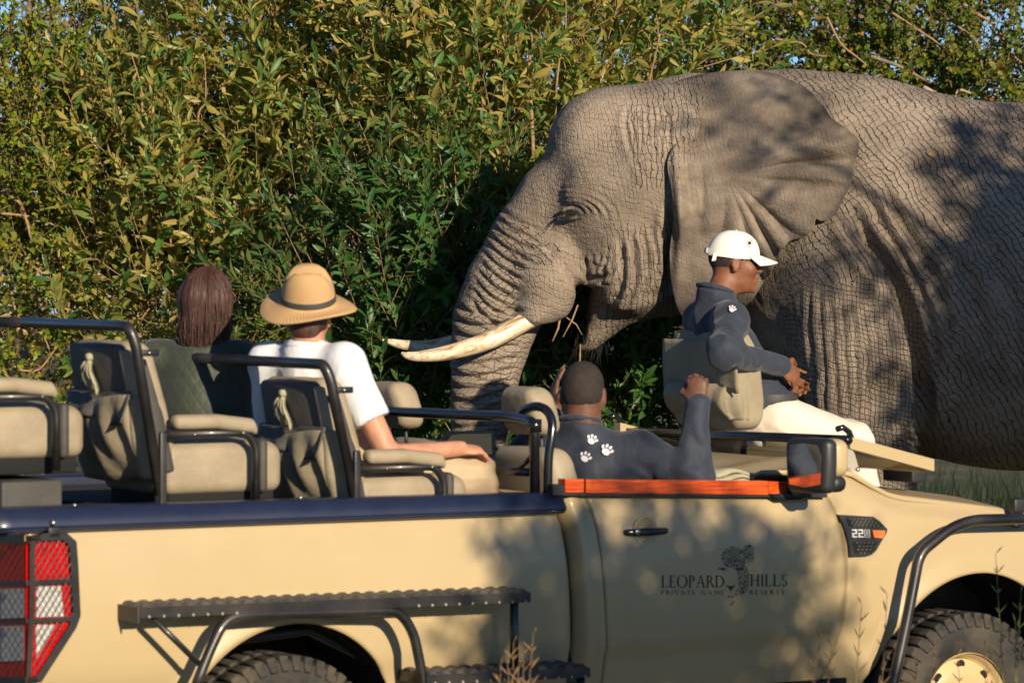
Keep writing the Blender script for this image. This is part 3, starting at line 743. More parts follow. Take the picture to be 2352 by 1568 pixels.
        mud = .9*np.exp(-(((ex-1588-.35*(320-ez))/24)**2+((ez-312)/36)**2))*(.5+.8*np.clip(vnoise(al, 40, 1, 3), -.5, 1))
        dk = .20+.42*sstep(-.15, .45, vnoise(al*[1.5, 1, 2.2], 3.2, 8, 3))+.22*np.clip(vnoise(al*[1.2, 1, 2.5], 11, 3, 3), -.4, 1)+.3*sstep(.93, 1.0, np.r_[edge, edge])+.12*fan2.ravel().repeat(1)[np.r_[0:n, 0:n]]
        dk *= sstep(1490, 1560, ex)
        z0 = np.zeros(len(al))
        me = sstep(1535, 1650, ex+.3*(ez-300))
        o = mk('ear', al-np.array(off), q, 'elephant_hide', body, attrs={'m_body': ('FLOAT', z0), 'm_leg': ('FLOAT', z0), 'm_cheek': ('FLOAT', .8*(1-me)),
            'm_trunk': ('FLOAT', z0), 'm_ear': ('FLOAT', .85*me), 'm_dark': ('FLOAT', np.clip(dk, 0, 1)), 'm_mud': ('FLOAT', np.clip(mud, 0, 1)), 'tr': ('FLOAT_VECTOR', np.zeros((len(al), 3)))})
        return o
    earmesh(-1); earmesh(1)
    # ---- tusks
    def tusk(path, rads, name='tusk'):
        C = catmull(path, 10); n = len(C); seg = 20
        R = np.interp(np.linspace(0, 1, n), np.linspace(0, 1, len(rads)), rads)
        b = B().tube(C-np.array(off), R, seg, True)
        t = np.repeat(np.linspace(0, .8, n), seg); a = np.tile(np.abs(np.linspace(-1, 1, seg))*.5, n)
        b.build(name, 'ivory', body, attrs={'tk': ('FLOAT_VECTOR', np.c_[t, a, t*0])})
    tusk([EP(1290, 680, -.20), EP(1205, 737, -.25), EP(1120, 780, -.31), EP(1030, 806, -.36), EP(970, 814, -.38), EP(940, 812, -.38), EP(927, 806, -.375)], [.047, .047, .045, .037, .027, .019, .006])
    tusk([EP(1280, 650, .20), EP(1190, 725, .26), EP(1090, 775, .32), EP(990, 800, .37), EP(930, 797, .39), EP(895, 790, .39), EP(872, 784, .39)], [.047, .047, .045, .037, .027, .019, .006])
    # ---- eye with lids and lashes
    ex, ez = 1311, 491
    h = bvh.ray_cast(Vector(((ex-1176)/ES, EY-3, HC-(ez-600)/ES)), Vector((0, 1, 0)))
    ec = np.array(h[0])+np.array([0, .012, 0])-np.array(off)
    B().ball(ec, (.028, .022, .022), 16, 10).build('eye', 'black_gloss', body)
    b = B()
    for s, z0 in ((1, .012), (-1, -.012)):
        b.tube([ec+np.array([.045*math.cos(a)*1.0, -.016-.010*math.sin(a), s*(.004+.020*math.sin(a))]) for a in np.linspace(0, math.pi, 10)], [.004]+[.010]*8+[.004], 8)
    b.build('eyelid', 'elephant_hide', body, attrs={k: (t, np.zeros((len(b.v), 3)) if t == 'FLOAT_VECTOR' else np.full(len(b.v), v)) for k, t, v in
        (('m_body', 'FLOAT', 0), ('m_leg', 'FLOAT', 0), ('m_cheek', 'FLOAT', 0), ('m_trunk', 'FLOAT', 0), ('m_ear', 'FLOAT', .5), ('m_dark', 'FLOAT', .35), ('m_mud', 'FLOAT', 0), ('tr', 'FLOAT_VECTOR', 0))})
    b = B()
    for i in range(38):
        x = random.uniform(-.045, .045); p0 = ec+np.array([x, -.022, .012-abs(x)*.25]); L = random.uniform(.05, .09)
        d = np.array([x*4-.35+random.gauss(0, .1), -.6, -.55+random.gauss(0, .15)])
        b.tube([p0, p0+d*L*.5, p0+d*L+np.array([0, 0, -.01])], [.0013, .001, .0004], 4, False)
    b.build('eyelash', 'lash', body)
    # hair under the chin
    b = B()
    for i in range(60):
        x, y = random.uniform(1322, 1400), random.uniform(770, 806)-abs(random.gauss(0, 6))
        p0 = np.array(EP(x, y, random.uniform(-.12, .05)))-np.array(off); L = random.uniform(.04, .12)
        b.tube([p0, p0+np.array([random.gauss(-.2, .2), -.2, -1])*L], [.0011, .0004], 3, False)
    b.build('chin_hair', 'lash', body)
    # tail brush
    b = B(); p0 = np.array(EP(3330, 890))-np.array(off)
    for i in range(30): b.tube([p0, p0+np.array([random.gauss(0, .04), random.gauss(0, .04), -.4])], [.004, .001], 4, False)
    b.build('tail_brush', 'lash', body)
    # twigs held in the mouth
    for i, (pa, pb, r) in enumerate((((1285, 730, -.16), (1268, 782, -.17), .006), ((1326, 700, -.12), (1292, 772, -.18), .0045), ((1332, 790, -.10), (1320, 868, -.2), .005), ((1300, 728, -.14), (1336, 768, -.12), .004))):
        p, q2 = np.array(EP(*pa)), np.array(EP(*pb)); mid = (p+q2)/2+np.array([.01, 0, .008])
        o = B().tube([p, mid, q2], [r, r*.9, r*.6], 7).build('twig', 'twig', org=tuple(p))
        tag(o, 'broken brown twig hanging from the elephant\'s open mouth', 'twig', 'twigs in the elephant\'s mouth')
    return bvh
ele_bvh = elephant()
# ================================================================ safari truck
truck = empty('safari_truck', (OX, OY, 0), TH)
tag(truck, 'tan open safari truck with tiered seats, black rails and leopard logo on its door', 'truck')
def RP(px, py, u):
    """photo pixel on a plane across the truck at length u"""
    a = (px-1176)/F; w = (OX+CT*u-a*(OY+ST*u))/(ST+a*CT); Y = OY+ST*u+CT*w
    return (u, w, HC-(py-600)/F*Y)
def curve_z(pts):      # z as a function of u
    q = sorted((TP(x, y)[0], TP(x, y)[2]) for x, y in pts); U = [p[0] for p in q]; Z = [p[1] for p in q]
    return lambda u: np.interp(u, U, Z)
def curve_u(pts):      # u as a function of z
    q = sorted((TP(x, y)[2], TP(x, y)[0]) for x, y in pts); Z = [p[0] for p in q]; U = [p[1] for p in q]
    return lambda z: np.interp(z, Z, U)
WB = 3.22; RZC, RR = .42, .475; FZC, FR = .44, .50
def wside(u, z):
    """how far the body side lies inside the widest plane"""
    w = .012+.055*((z-.98)/.42)**2
    w += .020*sstep(.74, .68, z)+.03*sstep(.6, .4, z)
    for uc, zc, R in ((0, RZC, RR), (WB, FZC, FR)):
        d = np.hypot(u-uc, z-zc)-R
        w -= .026*np.exp(-(max(d, 0)/.055)**2)
    return float(w)
def panel(uL, uR, zt, zb, nu, nv, wf=wside, th=.03, bulge=None):
    um = .5*(uL(1.0)+uR(1.0))
    def fn(a, c):
        u = uL(1.)+(uR(1.)-uL(1.))*a
        for _ in range(4):
            z = zb(u)+(zt(u)-zb(u))*c
            u = uL(z)+(uR(z)-uL(z))*a
        w = wf(u, z)
        if bulge: w += bulge(a, c)
        return (u, w, z)
    return B().sheet(fn, nu, nv, (0, th, 0))
trim_b = curve_z([(-40, 1219.5), (0, 1217.7), (784, 1190), (1300, 1172), (1340, 1171)])
trim_t = curve_z([(-40, 1169.5), (0, 1168), (700, 1147), (1270, 1132), (1300, 1131)])
groove = [(1297, 1150), (1301, 1176), (1313, 1210), (1322, 1280), (1330, 1400), (1336, 1490), (1342, 1560), (1350, 1640), (1352, 1800)]
dline = [(1358, 1136), (1366, 1160), (1378, 1204), (1387, 1284), (1393, 1360), (1400, 1440), (1408, 1510), (1409, 1568), (1408, 1640), (1404, 1800)]
fline = [(1893, 1106), (1901, 1118), (1918, 1150), (1930, 1178), (1942, 1220), (1948, 1264), (1950, 1331), (1947, 1400), (1943, 1451), (1940, 1504), (1921, 1564), (1890, 1640), (1860, 1800)]
gU, dU, fU = curve_u(groove), curve_u(dline), curve_u(fline)
belt = curve_z([(1280, 1131), (1342, 1134), (1763, 1138), (1900, 1141), (1960, 1143)])
UT = TP(60, 1300)[0]                                  # tail corner
def arch(uc, zc, R, base):
    def f(u):
        d = R*R-(u-uc)**2
        return max(base, zc+math.sqrt(d)) if d > 0 else base
    return f
body = []
archR, archF = arch(0, RZC, RR, .42), arch(WB, FZC, FR, .42)
b = panel(lambda z: UT, lambda z: gU(z)-.006, lambda u: trim_b(u)+.02, archR, 120, 22,
          bulge=lambda a, c: .05*max(0, (a-.985)/.015)**2+.06*max(0, (.012-a)/.012)**2)
b.build('bed_side', 'tan_paint', truck)
panel(lambda z: gU(z)+.012, lambda z: dU(z)-.004, lambda u: belt(u)-.002, lambda u: .38, 18, 22,
      bulge=lambda a, c: .05*(1-min(1, a/.35))**2-.012*math.sin(math.pi*min(1, a/.8))).build('cab_corner', 'tan_paint', truck)
door = panel(lambda z: dU(z)+.004, lambda z: fU(z)-.004, lambda u: belt(u)-.002, lambda u: .38, 50, 30).build('door', 'tan_paint', truck)
tag(door, 'tan front door with black leopard logo and lettering')
fend_t = curve_z([(1880, 1040), (1905, 1047), (1940, 1060), (1978, 1079), (1998, 1092), (2030, 1111), (2068, 1131), (2095, 1139), (2200, 1152), (2335, 1169), (2400, 1178), (2560, 1215)])
def fz(u): return float(fend_t(u))
fender = panel(lambda z: fU(z)+.004, lambda z: 4.02, lambda u: fz(u)-.003, archF, 90, 22,
      wf=lambda u, z: wside(u, z)+.05*sstep(fz(u)-.10, fz(u), z)+.25*sstep(3.6, 4.05, u)**2).build('fender', 'tan_paint', truck)
# inner shell so that gaps look into dark
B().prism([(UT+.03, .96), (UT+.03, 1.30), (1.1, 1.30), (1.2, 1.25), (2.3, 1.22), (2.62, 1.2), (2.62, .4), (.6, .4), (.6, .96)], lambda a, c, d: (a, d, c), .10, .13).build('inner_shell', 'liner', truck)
for uc in (0, WB):
    def tub(a, c, uc=uc):
        an = math.pi*a; R = (RR if uc == 0 else FR)-.004
        return (uc-R*math.cos(an), .035+.38*c, (RZC if uc == 0 else FZC)+R*math.sin(an))
    B().grid(tub, 24, 4).build('wheel_arch', 'liner', truck)
# far side, tail, floor, bonnet
B().rbox((.05, 1.80, .87), (1.13, .03, .45), .02).build('far_bed_side', 'tan_paint', truck)
B().rbox((2.2, 1.80, .83), (1.0, .03, .42), .02).build('far_door', 'tan_paint', truck)
B().rbox((3.6, 1.77, .98), (.42, .03, .20), .02).build('far_fender', 'tan_paint', truck)
B().rbox((UT+.012, .92, .87), (.03, .86, .46), .03).build('tailgate', 'tan_paint', truck)
B().rbox((.05, .92, 1.21), (1.10, .83, .02), .01).build('deck_floor', 'liner', truck)
B().rbox((1.9, .92, .62), (.85, .83, .03), .01).build('cab_floor', 'charcoal', truck)
B().rbox((1.22, .92, 1.0), (.03, .82, .32), .02).build('cab_bulkhead', 'tan_paint', truck)
B().rbox((1.5, .92, .36), (2.6, .55, .09), .04).build('chassis', 'black_metal', truck)
hood_edge = curve_z([(1978, 1079), (1998, 1092), (2030, 1111), (2068, 1131), (2095, 1139), (2200, 1152), (2335, 1169), (2560, 1215)])
def hood(a, c):
    u = 2.33+1.70*a; e = float(hood_edge(min(u, 3.9)))-.03*max(0, u-3.5)
    w0 = .075+.17*sstep(2.62, 2.34, u)
    w = w0+(1.77-w0)*c; s = min(c, 1-c)
    zt = e+.020*(1-math.exp(-s*14))+.018*math.sin(math.pi*min(1, max(0, c)))-.004+.010*math.exp(-((s-.22)/.05)**2)-.05*sstep(2.62, 2.34, u)*sstep(0, .1, s)
    return (u, w, zt)
B().sheet(hood, 40, 40, (0, 0, -.02)).build('bonnet', 'tan_paint', truck)
B().rbox((4.03, .92, .80), (.05, .80, .28), .05).build('grille', 'black_metal', truck)
B().rbox((4.12, .92, .52), (.09, .92, .12), .05).build('bumper', 'black_metal', truck)
for w in (.2, 1.64):
    B().rbox((3.97, w, .96), (.09, .15, .09), .04).build('headlight', 'white_lens', truck)
B().rbox((*TP(2345, 1160, .02),), (.05, .02, .03), .01).build('indicator', 'plastic', truck)
# scuttle between bonnet and cab
B().sheet(lambda a, c: (2.06+.29*a, .16+1.52*c, 1.29-.02*a), 8, 12, (0, 0, -.03)).build('scuttle', 'plastic', truck)

# ---- dark capping along the bed
def cap(a, c):
    u = UT-.14+(1.185+.14-UT)*a; zt, zb = float(trim_t(u)), float(trim_b(u))
    prof = [(.0, zb), (-.012, zb+.004), (-.014, zb+.012), (.018, zt-.008), (.03, zt), (.10, zt+.002)]
    t = c*(len(prof)-1); i = min(int(t), len(prof)-2); f = t-i
    p = [prof[i][k]*(1-f)+prof[i+1][k]*f for k in (0, 1)]
    return (u, p[0], p[1])
capo = B().sheet(cap, 30, 11, (0, .012, -.012)).build('bed_capping', 'sky_tinted_trim', truck)
for px, py in ((121, 1201), (690, 1142), (171, 1160)):
    B().ball(TP(px, py, -.012 if py > 1180 else .05), .008, 8, 6).build('bolt', 'steel', capo)
B().rbox((.05, 1.77, 1.30), (1.2, .05, .06), .02).build('far_capping', 'sky_tinted_trim', truck)

# ---- sill seal and red wood strip on the door top
def strip(px0, px1, yt0, yt1, yb0, yb1, mat, name, w0=-.004, th=.05, parent=truck):
    def fn(a, c):
        px = px0+(px1-px0)*a; py = (yb0+(yb1-yb0)*a)*(1-c)+(yt0+(yt1-yt0)*a)*c
        return TP(px, py, w0)
    return B().sheet(fn, 12, 3, (0, th, 0)).build(name, mat, parent, smooth=False)
strip(1285, 1900, 1129, 1134, 1137, 1142, 'plastic', 'window_seal', .004, .05)
strip(1298, 1341, 1099.5, 1100, 1130, 1130.5, 'wood', 'wood_strip')
strip(1346, 1764, 1100.5, 1104, 1131, 1135.5, 'wood', 'wood_strip')
strip(1765, 1832, 1104.5, 1108, 1135.5, 1137, 'wood', 'wood_strip', .004)
strip(1270, 1296, 1112, 1112, 1137, 1137, 'plastic', 'corner_block', .0, .06)
B().prism([(1768, 1134), (1850, 1128), (1862, 1137), (1838, 1146), (1790, 1148)], lambda a, c, d: TP(a, c, d), -.008, .03).build('mirror_foot', 'plastic', truck)

# ---- door handle
hc = TP(1490, 1221, .0); w0 = wside(hc[0], hc[2])
hnd = B().rbox((hc[0], w0-.028, hc[2]), (.105, .014, .0165), .014, fn=lambda p: (p[0], p[1]+.022*(p[0]/.105)**2*1.2, p[2]*(1-.25*abs(p[0]/.105)))).build('door_handle', 'black_gloss', door)
hb = TP(1459, 1220, 0.); B().ball((hb[0], w0-.04, hb[2]), (.014, .006, .012), 10, 6).build('lock', 'steel', door)
B().lathe([(.001, 0), (.052, 0), (.056, .004), (.060, .0)], 24, Matrix.Translation((hc[0], w0-.004, hc[2]))@Matrix.Rotation(rad(90), 4, 'X')).build('handle_recess', 'tan_paint', door)

# ---- lettering: strokes drawn in unit boxes, thick stems, thin hairlines and serifs
def letter(ch):
    S, t = [], .055
    K = .135
    R = lambda x0, y0, x1, y1: S.append([(x0, y0), (x1, y0), (x1, y1), (x0, y1)])
    def stem(x, y0=0, y1=1, k=K): R(x, y0, x+k, y1); R(x-.06, 0, x+k+.06, .035) if y0 == 0 else None; R(x-.06, .965, x+k+.06, 1) if y1 == 1 else None
    def arc(cx, cy, rx, ry, a0, a1, kx=K, ky=t, n=14):
        for i in range(n):
            A0, A1 = a0+(a1-a0)*i/n, a0+(a1-a0)*(i+1)/n
            o = lambda a: (cx+rx*math.cos(a), cy+ry*math.sin(a)); q = lambda a: (cx+(rx-kx)*math.cos(a), cy+(ry-ky)*math.sin(a))
            S.append([o(A0), o(A1), q(A1), q(A0)])
    def dg(x0, x1, k, y0=0, y1=1): S.append([(x0, y0), (x0+k, y0), (x1+k, y1), (x1, y1)])
    pi = math.pi; w = .7
    if ch == 'L': stem(.06); R(.15, 0, .58, t); S.append([(.53, 0), (.58, 0), (.62, .2), (.58, .2)]); w = .66
    elif ch == 'E': stem(.06); R(.15, 0, .55, t); R(.15, .48, .46, .48+t); R(.15, 1-t, .52, 1); R(.5, 0, .55, .16); R(.48, .86, .52, 1); w = .64
    elif ch == 'O': arc(.48, .5, .48, .52, 0, 2*pi, n=30); w = 1.0
    elif ch == 'P': stem(.06); arc(.2, .74, .36, .26, -pi/2, pi/2); R(.15, .48, .2, .48+t); R(.15, 1-t, .2, 1); w = .62
    elif ch == 'R': stem(.06); arc(.2, .74, .36, .26, -pi/2, pi/2); R(.15, .48, .2, .48+t); R(.15, 1-t, .2, 1); S.append([(.28, .5), (.42, .5), (.78, .02), (.62, .0)]); w = .76
    elif ch == 'A': dg(.06, .40, t); S.append([(.66, 0), (.82, 0), (.47, 1), (.40, 1)]); R(.2, .33, .62, .33+t); R(0, 0, .2, .03); R(.58, 0, .9, .03); w = .88
    elif ch == 'D': stem(.06); arc(.2, .5, .62, .5, -pi/2, pi/2, n=18); w = .88
    elif ch == 'H': stem(.06); stem(.62); R(.15, .48, .65, .48+t); w = .86
    elif ch == 'I': stem(.08); w = .32
    elif ch == 'S':
        arc(.27, .75, .24, .25, .25*pi, 1.45*pi, .1, t); arc(.27, .26, .26, .27, -.85*pi, .5*pi, .1, t); w = .56
    elif ch == 'V': S.append([(.0, 1), (.16, 1), (.48, 0), (.40, 0)]); dg(.40, .74, t); w = .8
    elif ch == 'T': stem(.3); R(0, 1-t, .74, 1); w = .76
    elif ch == 'G': arc(.46, .5, .46, .52, .2*pi, 1.85*pi, n=24); R(.68, .05, .68+K, .45); w = .9
    elif ch == 'M': dg(.02, .1, t); S.append([(.10, 1), (.22, 1), (.5, .05), (.44, .05)]); dg(.46, .76, t); S.append([(.78, 1), (.92, 1), (.98, 0), (.84, 0)]); w = 1.05
    return S, w
def door_map(px, py, off=-.0018):
    u, _, z = TP(px, py, 0); return (u, wside(u, z)+off, z)
def text(s, x0, x1, yb, yt, gap, mat, name, parent=door):
    L = [letter(c) if c != ' ' else ([], .5) for c in s]
    tot = sum(w for _, w in L)+gap*(len(L)-1); x = 0; k = (x1-x0)/tot
    b = B()
    for S, w in L:
        for poly in S:
            V = [door_map(x0+(x+a)*k, yb+(yt-yb)*c) for a, c in poly]; b.add(V, [tuple(range(len(V)))])
        x += w+gap
    return b.build(name, mat, parent, smooth=False)
text('LEOPARD', 1523, 1669, 1349, 1321, .04, 'ink', 'lettering')
text('HILLS', 1727, 1813, 1346, 1319, .06, 'ink', 'lettering')
text('PRIVATE GAME', 1522, 1668, 1365, 1355, .25, 'ink', 'lettering')
text('RESERVE', 1726, 1808, 1365, 1354.5, .3, 'ink', 'lettering')
def leopard():
    b = B(); r = random.Random(3)
    Zc = lambda x, y: (1568+x/3, 931+y/3)
    def blob(x, y, s, asp=1.0, an=0.0, n=7):
        pts = []
        for i in range(n):
            a = 2*math.pi*i/n; q = s*(.7+.5*r.random())
            dx, dy = q*math.cos(a)*asp, q*math.sin(a)
            pts.append(door_map(*Zc(x+dx*math.cos(an)-dy*math.sin(an), y+dx*math.sin(an)+dy*math.cos(an)), -.0022))
        b.add(pts, [tuple(range(n))])
    def inside(x, y):
        crown = ((x-365)/85)**2+((y-1050)/78)**2 < 1 and y < 1112
        ear = ((x-468)/38)**2+((y-1020)/62)**2 < 1
        cheek = ((x-425)/44)**2+((y-1200)/98)**2 < 1 and x > 385+.1*(y-1110)
        return crown or ear or cheek
    pts = []
    for _ in range(9000):
        x, y = r.uniform(270, 510), r.uniform(960, 1300)
        if inside(x, y) and all((x-p)**2+(y-q)**2 > 8.2**2 for p, q in pts): pts.append((x, y))
    for x, y in pts: blob(x, y, r.uniform(2.6, 4.8), r.uniform(1, 1.7), r.uniform(-1.2, 1.2), 6)
    for cx, cy, an in ((287, 1128, .35), (396, 1128, -.15)):
        blob(cx, cy, 9, 1.9, an, 10)
        for q in range(6): blob(cx-28+11*q, cy-9-abs(q-2.5)*-2.2, 3.4, 2.2, an)
    b.add([door_map(*Zc(x, y), -.0022) for x, y in ((305, 1235), (330, 1244), (352, 1244), (378, 1233), (362, 1254), (343, 1280), (334, 1262))], [tuple(range(7))])
    for x, y, s_, asp, an in ((343, 1290, 3, 3, 1.5), (330, 1318, 5, 2.2, -.5), (352, 1316, 5, 2.2, .5), (385, 1275, 4, 3, -.6), (378, 1300, 4, 3, -.2), (362, 1358, 4, 4, -.75), (352, 1372, 4, 2.5, -.7)): blob(x, y, s_, asp, an)
    o = b.build('leopard_emblem', 'ink', door, smooth=False)
    b = B()
    for cx, cy in ((287, 1128), (396, 1128)):
        b.add([door_map(*Zc(cx+6.5*math.cos(a), cy+5.5*math.sin(a)), -.0028) for a in np.linspace(0, 2*math.pi, 10)[:-1]], [tuple(range(9))])
    b.build('emblem_eyes', 'tan_ink', door, smooth=False)
leopard()

# ---- vent on the fender with badge and side lamp
def fmap(off): return lambda a, c, d: (lambda p: (p[0], wside(p[0], p[2])+d+off, p[2]))(TP(1568+a/3, 931+c/3, 0))
vent = B().prism([(1090, 752), (1325, 766), (1360, 790), (1415, 850), (1410, 872), (1330, 1000), (1300, 1026), (1265, 1036), (1152, 1040), (1148, 960), (1125, 850)], fmap(0), -.016, .01).build('fender_vent', 'plastic', truck, smooth=False)
for poly in ([(1135, 772), (1320, 782), (1390, 832), (1150, 830)], [(1170, 940), (1345, 935), (1305, 1005), (1270, 1018), (1185, 1020)]):
    B().prism(poly, fmap(0), -.0175, -.016).build('vent_recess', 'liner', vent, smooth=False)
    cxm = np.mean([p[0] for p in poly]); b = B()
    ys = [p[1] for p in poly]; y0, y1 = min(ys), max(ys)
    for row in range(4):
        y = y0+10+(y1-y0-16)*row/3; xs = []
        for i in range(len(poly)):
            p, q = poly[i], poly[(i+1) % len(poly)]
            if (p[1] <= y) != (q[1] <= y): xs.append(p[0]+(q[0]-p[0])*(y-p[1])/(q[1]-p[1]))
        if len(xs) < 2: continue
        x = min(xs)+14+(row % 2)*12
        while x < max(xs)-22:
            b.prism([(x, y-5), (x+16, y-7), (x+20, y+1), (x+14, y+6), (x+2, y+5)], fmap(0), -.0215, -.0178); x += 27
    b.build('vent_grid', 'dark_metal', vent, smooth=False)
B().prism([(1305, 856), (1392, 860), (1378, 902), (1368, 912), (1312, 908)], fmap(0), -.024, -.016).build('side_lamp', 'amber', vent, smooth=False)
b = B()
q = lambda x0, y0, x1, y1: b.prism([(x0, y0), (x1, y0), (x1, y1), (x0, y1)], fmap(0), -.019, -.016)
for x in (1168, 1210):
    q(x, 852, x+34, 861); q(x+25, 861, x+34, 876); q(x, 876, x+34, 884); q(x, 884, x+10, 898); q(x, 898, x+36, 907)
q(1252, 854, 1290, 857); q(1252, 907-3, 1290, 907); q(1252, 857, 1256, 904); q(1286, 857, 1290, 904)
for y in (866, 878, 890): q(1262, y, 1280, y+5)
b.build('badge', 'grey_print', vent, smooth=False)

# ---- tube bar over the front wheel
ft = lambda px, py, w: TP(px, py, w)
B().tube(roundpath([TP(2480, 1188, -.10), TP(2205, 1194, -.10), TP(2112, 1270, -.10), TP(2080, 1440, -.10), TP(2042, 1610, -.10), (2.70, -.08, .36)], [0, .16, .05, .1, .1, 0], 10), .0225, 16).build('fender_bar', 'black_metal', truck)
B().tube([TP(2330, 1192, -.10), TP(2335, 1205, .04)], .014, 8).build('bar_bracket', 'black_metal', truck)
B().tube([TP(2070, 1500, -.10), TP(2050, 1505, .05)], .014, 8).build('bar_bracket', 'black_metal', truck)

# ---- steps beside the rear wheel
def step(p0, p1, wi, wo, th, teeth, name):
    """tread from photo point p0 to p1 (outer top edge), from the body (wi) out to wo"""
    u0, _, z0 = TP(p0[0], p0[1], wo); u1, _, z1 = TP(p1[0], p1[1], wo)
    zf = lambda u: z0+(z1-z0)*(u-u0)/(u1-u0)
    o = B().sheet(lambda a, c: (u0+(u1-u0)*a, wo, zf(u0+(u1-u0)*a)-th*c), 8, 2, (0, wi-wo, 0)).build(name, 'black_metal', truck, smooth=False)
    b = B()
    for i in range(teeth):
        u = u0+(u1-u0)*(i+.15)/teeth; d = (u1-u0)/teeth
        for row in range(3):
            wa = wo+.004+(wi-wo)*row/3; wb = wa+(wi-wo)*.24; z = zf(u)
            b.add([(u, wa, z-.002), (u+d*.72, wa, z-.002), (u+d*.5, wa+.01, z+.013), (u+d*.2, wa+.01, z+.011), (u, wb, z-.002), (u+d*.72, wb, z-.002), (u+d*.5, wb-.01, z+.013), (u+d*.2, wb-.01, z+.011)],
                  [(0, 1, 2, 3), (5, 4, 7, 6), (3, 2, 6, 7), (1, 5, 6, 2), (4, 0, 3, 7)])
    tag(b.build('grip_teeth', 'dark_metal', o, smooth=False), kind='stuff')
    b = B()
    for i in range(teeth):
        if 6 < i < teeth-9 and teeth > 15: continue
        u = u0+(u1-u0)*(i+.6)/teeth; b.ball((u, wo-.001, zf(u)-th+.004), .006, 6, 4)
    tag(b.build('rivets', 'plate', o), kind='stuff')
    return o, zf
st, szf = step((322, 1394), (1219, 1359), .03, -.15, .038, 28, 'step')
st2, szf2 = step((980, 1549), (1356, 1532), .05, -.16, .036, 12, 'step')
B().prism([(TP(322, 1394, -.15)[0]-.006, TP(322, 1394, -.15)[2]), (TP(322, 1394, -.15)[0]-.006, TP(322, 1430, -.15)[2]), (TP(322, 1394, -.15)[0]-.001, TP(322, 1430, -.15)[2]), (TP(322, 1394, -.15)[0]-.001, TP(322, 1394, -.15)[2])],
          lambda a, c, d: (a, d, c), -.145, .03).build('end_plate', 'dark_metal', st, smooth=False)
hoop = roundpath([TP(440, 1600, -.13), TP(478, 1500, -.13), TP(520, 1412, -.13), TP(915, 1400, -.13), TP(950, 1450, -.13), TP(972, 1560, -.13), TP(978, 1650, -.13)], [0, .1, .10, .10, .12, .08, 0], 8)
B().tube(hoop, .0195, 14).build('wheel_hoop', 'black_metal', truck)
B().tube([TP(352, 1420, -.12), TP(462, 1528, -.12)], .011, 10).build('step_brace', 'black_metal', st)
B().tube([TP(1181, 1378, -.13), TP(1181, 1545, -.13)], .0165, 12).build('step_post', 'black_metal', st)
B().tube([TP(1334, 1548, -.13), TP(1334, 1680, -.13)], .0165, 12).build('step_post', 'black_metal', st2)

# ---- tail lamp with its guard
UG = UT-.045; WG = -.035
def gmap(px, py, d=0.0):
    if px >= 58: return TP(px, py, WG+d)
    return RP(px, py, UG+d)
def ribbon(pts, hw, d0, d1, bld):
    P = np.array(pts, float); n = len(P); L = []; Rr = []
    for i in range(n):
        a = P[min(i+1, n-1)]-P[i] if i < n-1 else P[i]-P[i-1]; c = P[i]-P[i-1] if i > 0 else a
        a = a/np.linalg.norm(a); c = c/np.linalg.norm(c); t = a+c; t /= np.linalg.norm(t); nn = np.array([-t[1], t[0]])
        m = hw/max(.35, nn@np.array([-a[1], a[0]])); L.append(P[i]+nn*m); Rr.append(P[i]-nn*m)
    for i in range(n-1):
        q = [L[i], L[i+1], Rr[i+1], Rr[i]]
        V = [gmap(*p, d0) for p in q]+[gmap(*p, d1) for p in q]
        bld.add(V, [(0, 1, 2, 3), (7, 6, 5, 4)]+[(k, k+4, (k+1) % 4+4, (k+1) % 4) for k in range(4)])
lamp = B()
side_lens = [(60, 1240), (162, 1238), (168, 1412), (160, 1440), (95, 1555), (60, 1556)]
lamp.prism(side_lens, lambda a, c, d: TP(a, c, d), -.012, .03)
lamp.prism([(-30, 1248), (57, 1244), (57, 1556), (-30, 1556)], lambda a, c, d: RP(a, c, UT-.02+d), .0, .02)
lampo = lamp.build('tail_lamp', 'red_lens', truck, smooth=False)
for poly in ([(84, 1346), (140, 1345), (146, 1414), (84, 1416)], [(82, 1434), (130, 1434), (84, 1512)]):
    B().prism(poly, lambda a, c, d: TP(a, c, d), -.016, -.0125).build('clear_lens', 'white_lens', lampo, smooth=False)
for poly in ([(0, 1352), (67, 1350), (67, 1417), (0, 1420)], [(0, 1437), (54, 1436), (54, 1515), (0, 1518)]):
    B().prism([(min(x, 56), y) for x, y in poly], lambda a, c, d: RP(a, c, UT-.0235+d), .0, .003).build('clear_lens', 'white_lens', lampo, smooth=False)
g = B()
ribbon([(59, 1238), (100, 1233), (150, 1231), (168, 1247), (172, 1300), (177, 1412), (168, 1437), (90, 1558), (59, 1562)], 8.5, 0, .006, g)
ribbon([(75, 1238), (74, 1400), (66, 1560)], 5.5, -.003, -.0005, g)
ribbon([(59, 1339), (172, 1332)], 6, .001, .0055, g); ribbon([(59, 1426), (172, 1420)], 5, .001, .0055, g)
ribbon([(-20, 1240), (56.5, 1237)], 9, 0, .006, g); ribbon([(-20, 1341), (56.5, 1339)], 6, .001, .0055, g)
ribbon([(-20, 1428), (56.5, 1426)], 5, .001, .0055, g); ribbon([(-20, 1563), (56.5, 1562)], 9, 0, .006, g)
guard = g.build('lamp_guard', 'black_metal', lampo, smooth=False)
b = B()
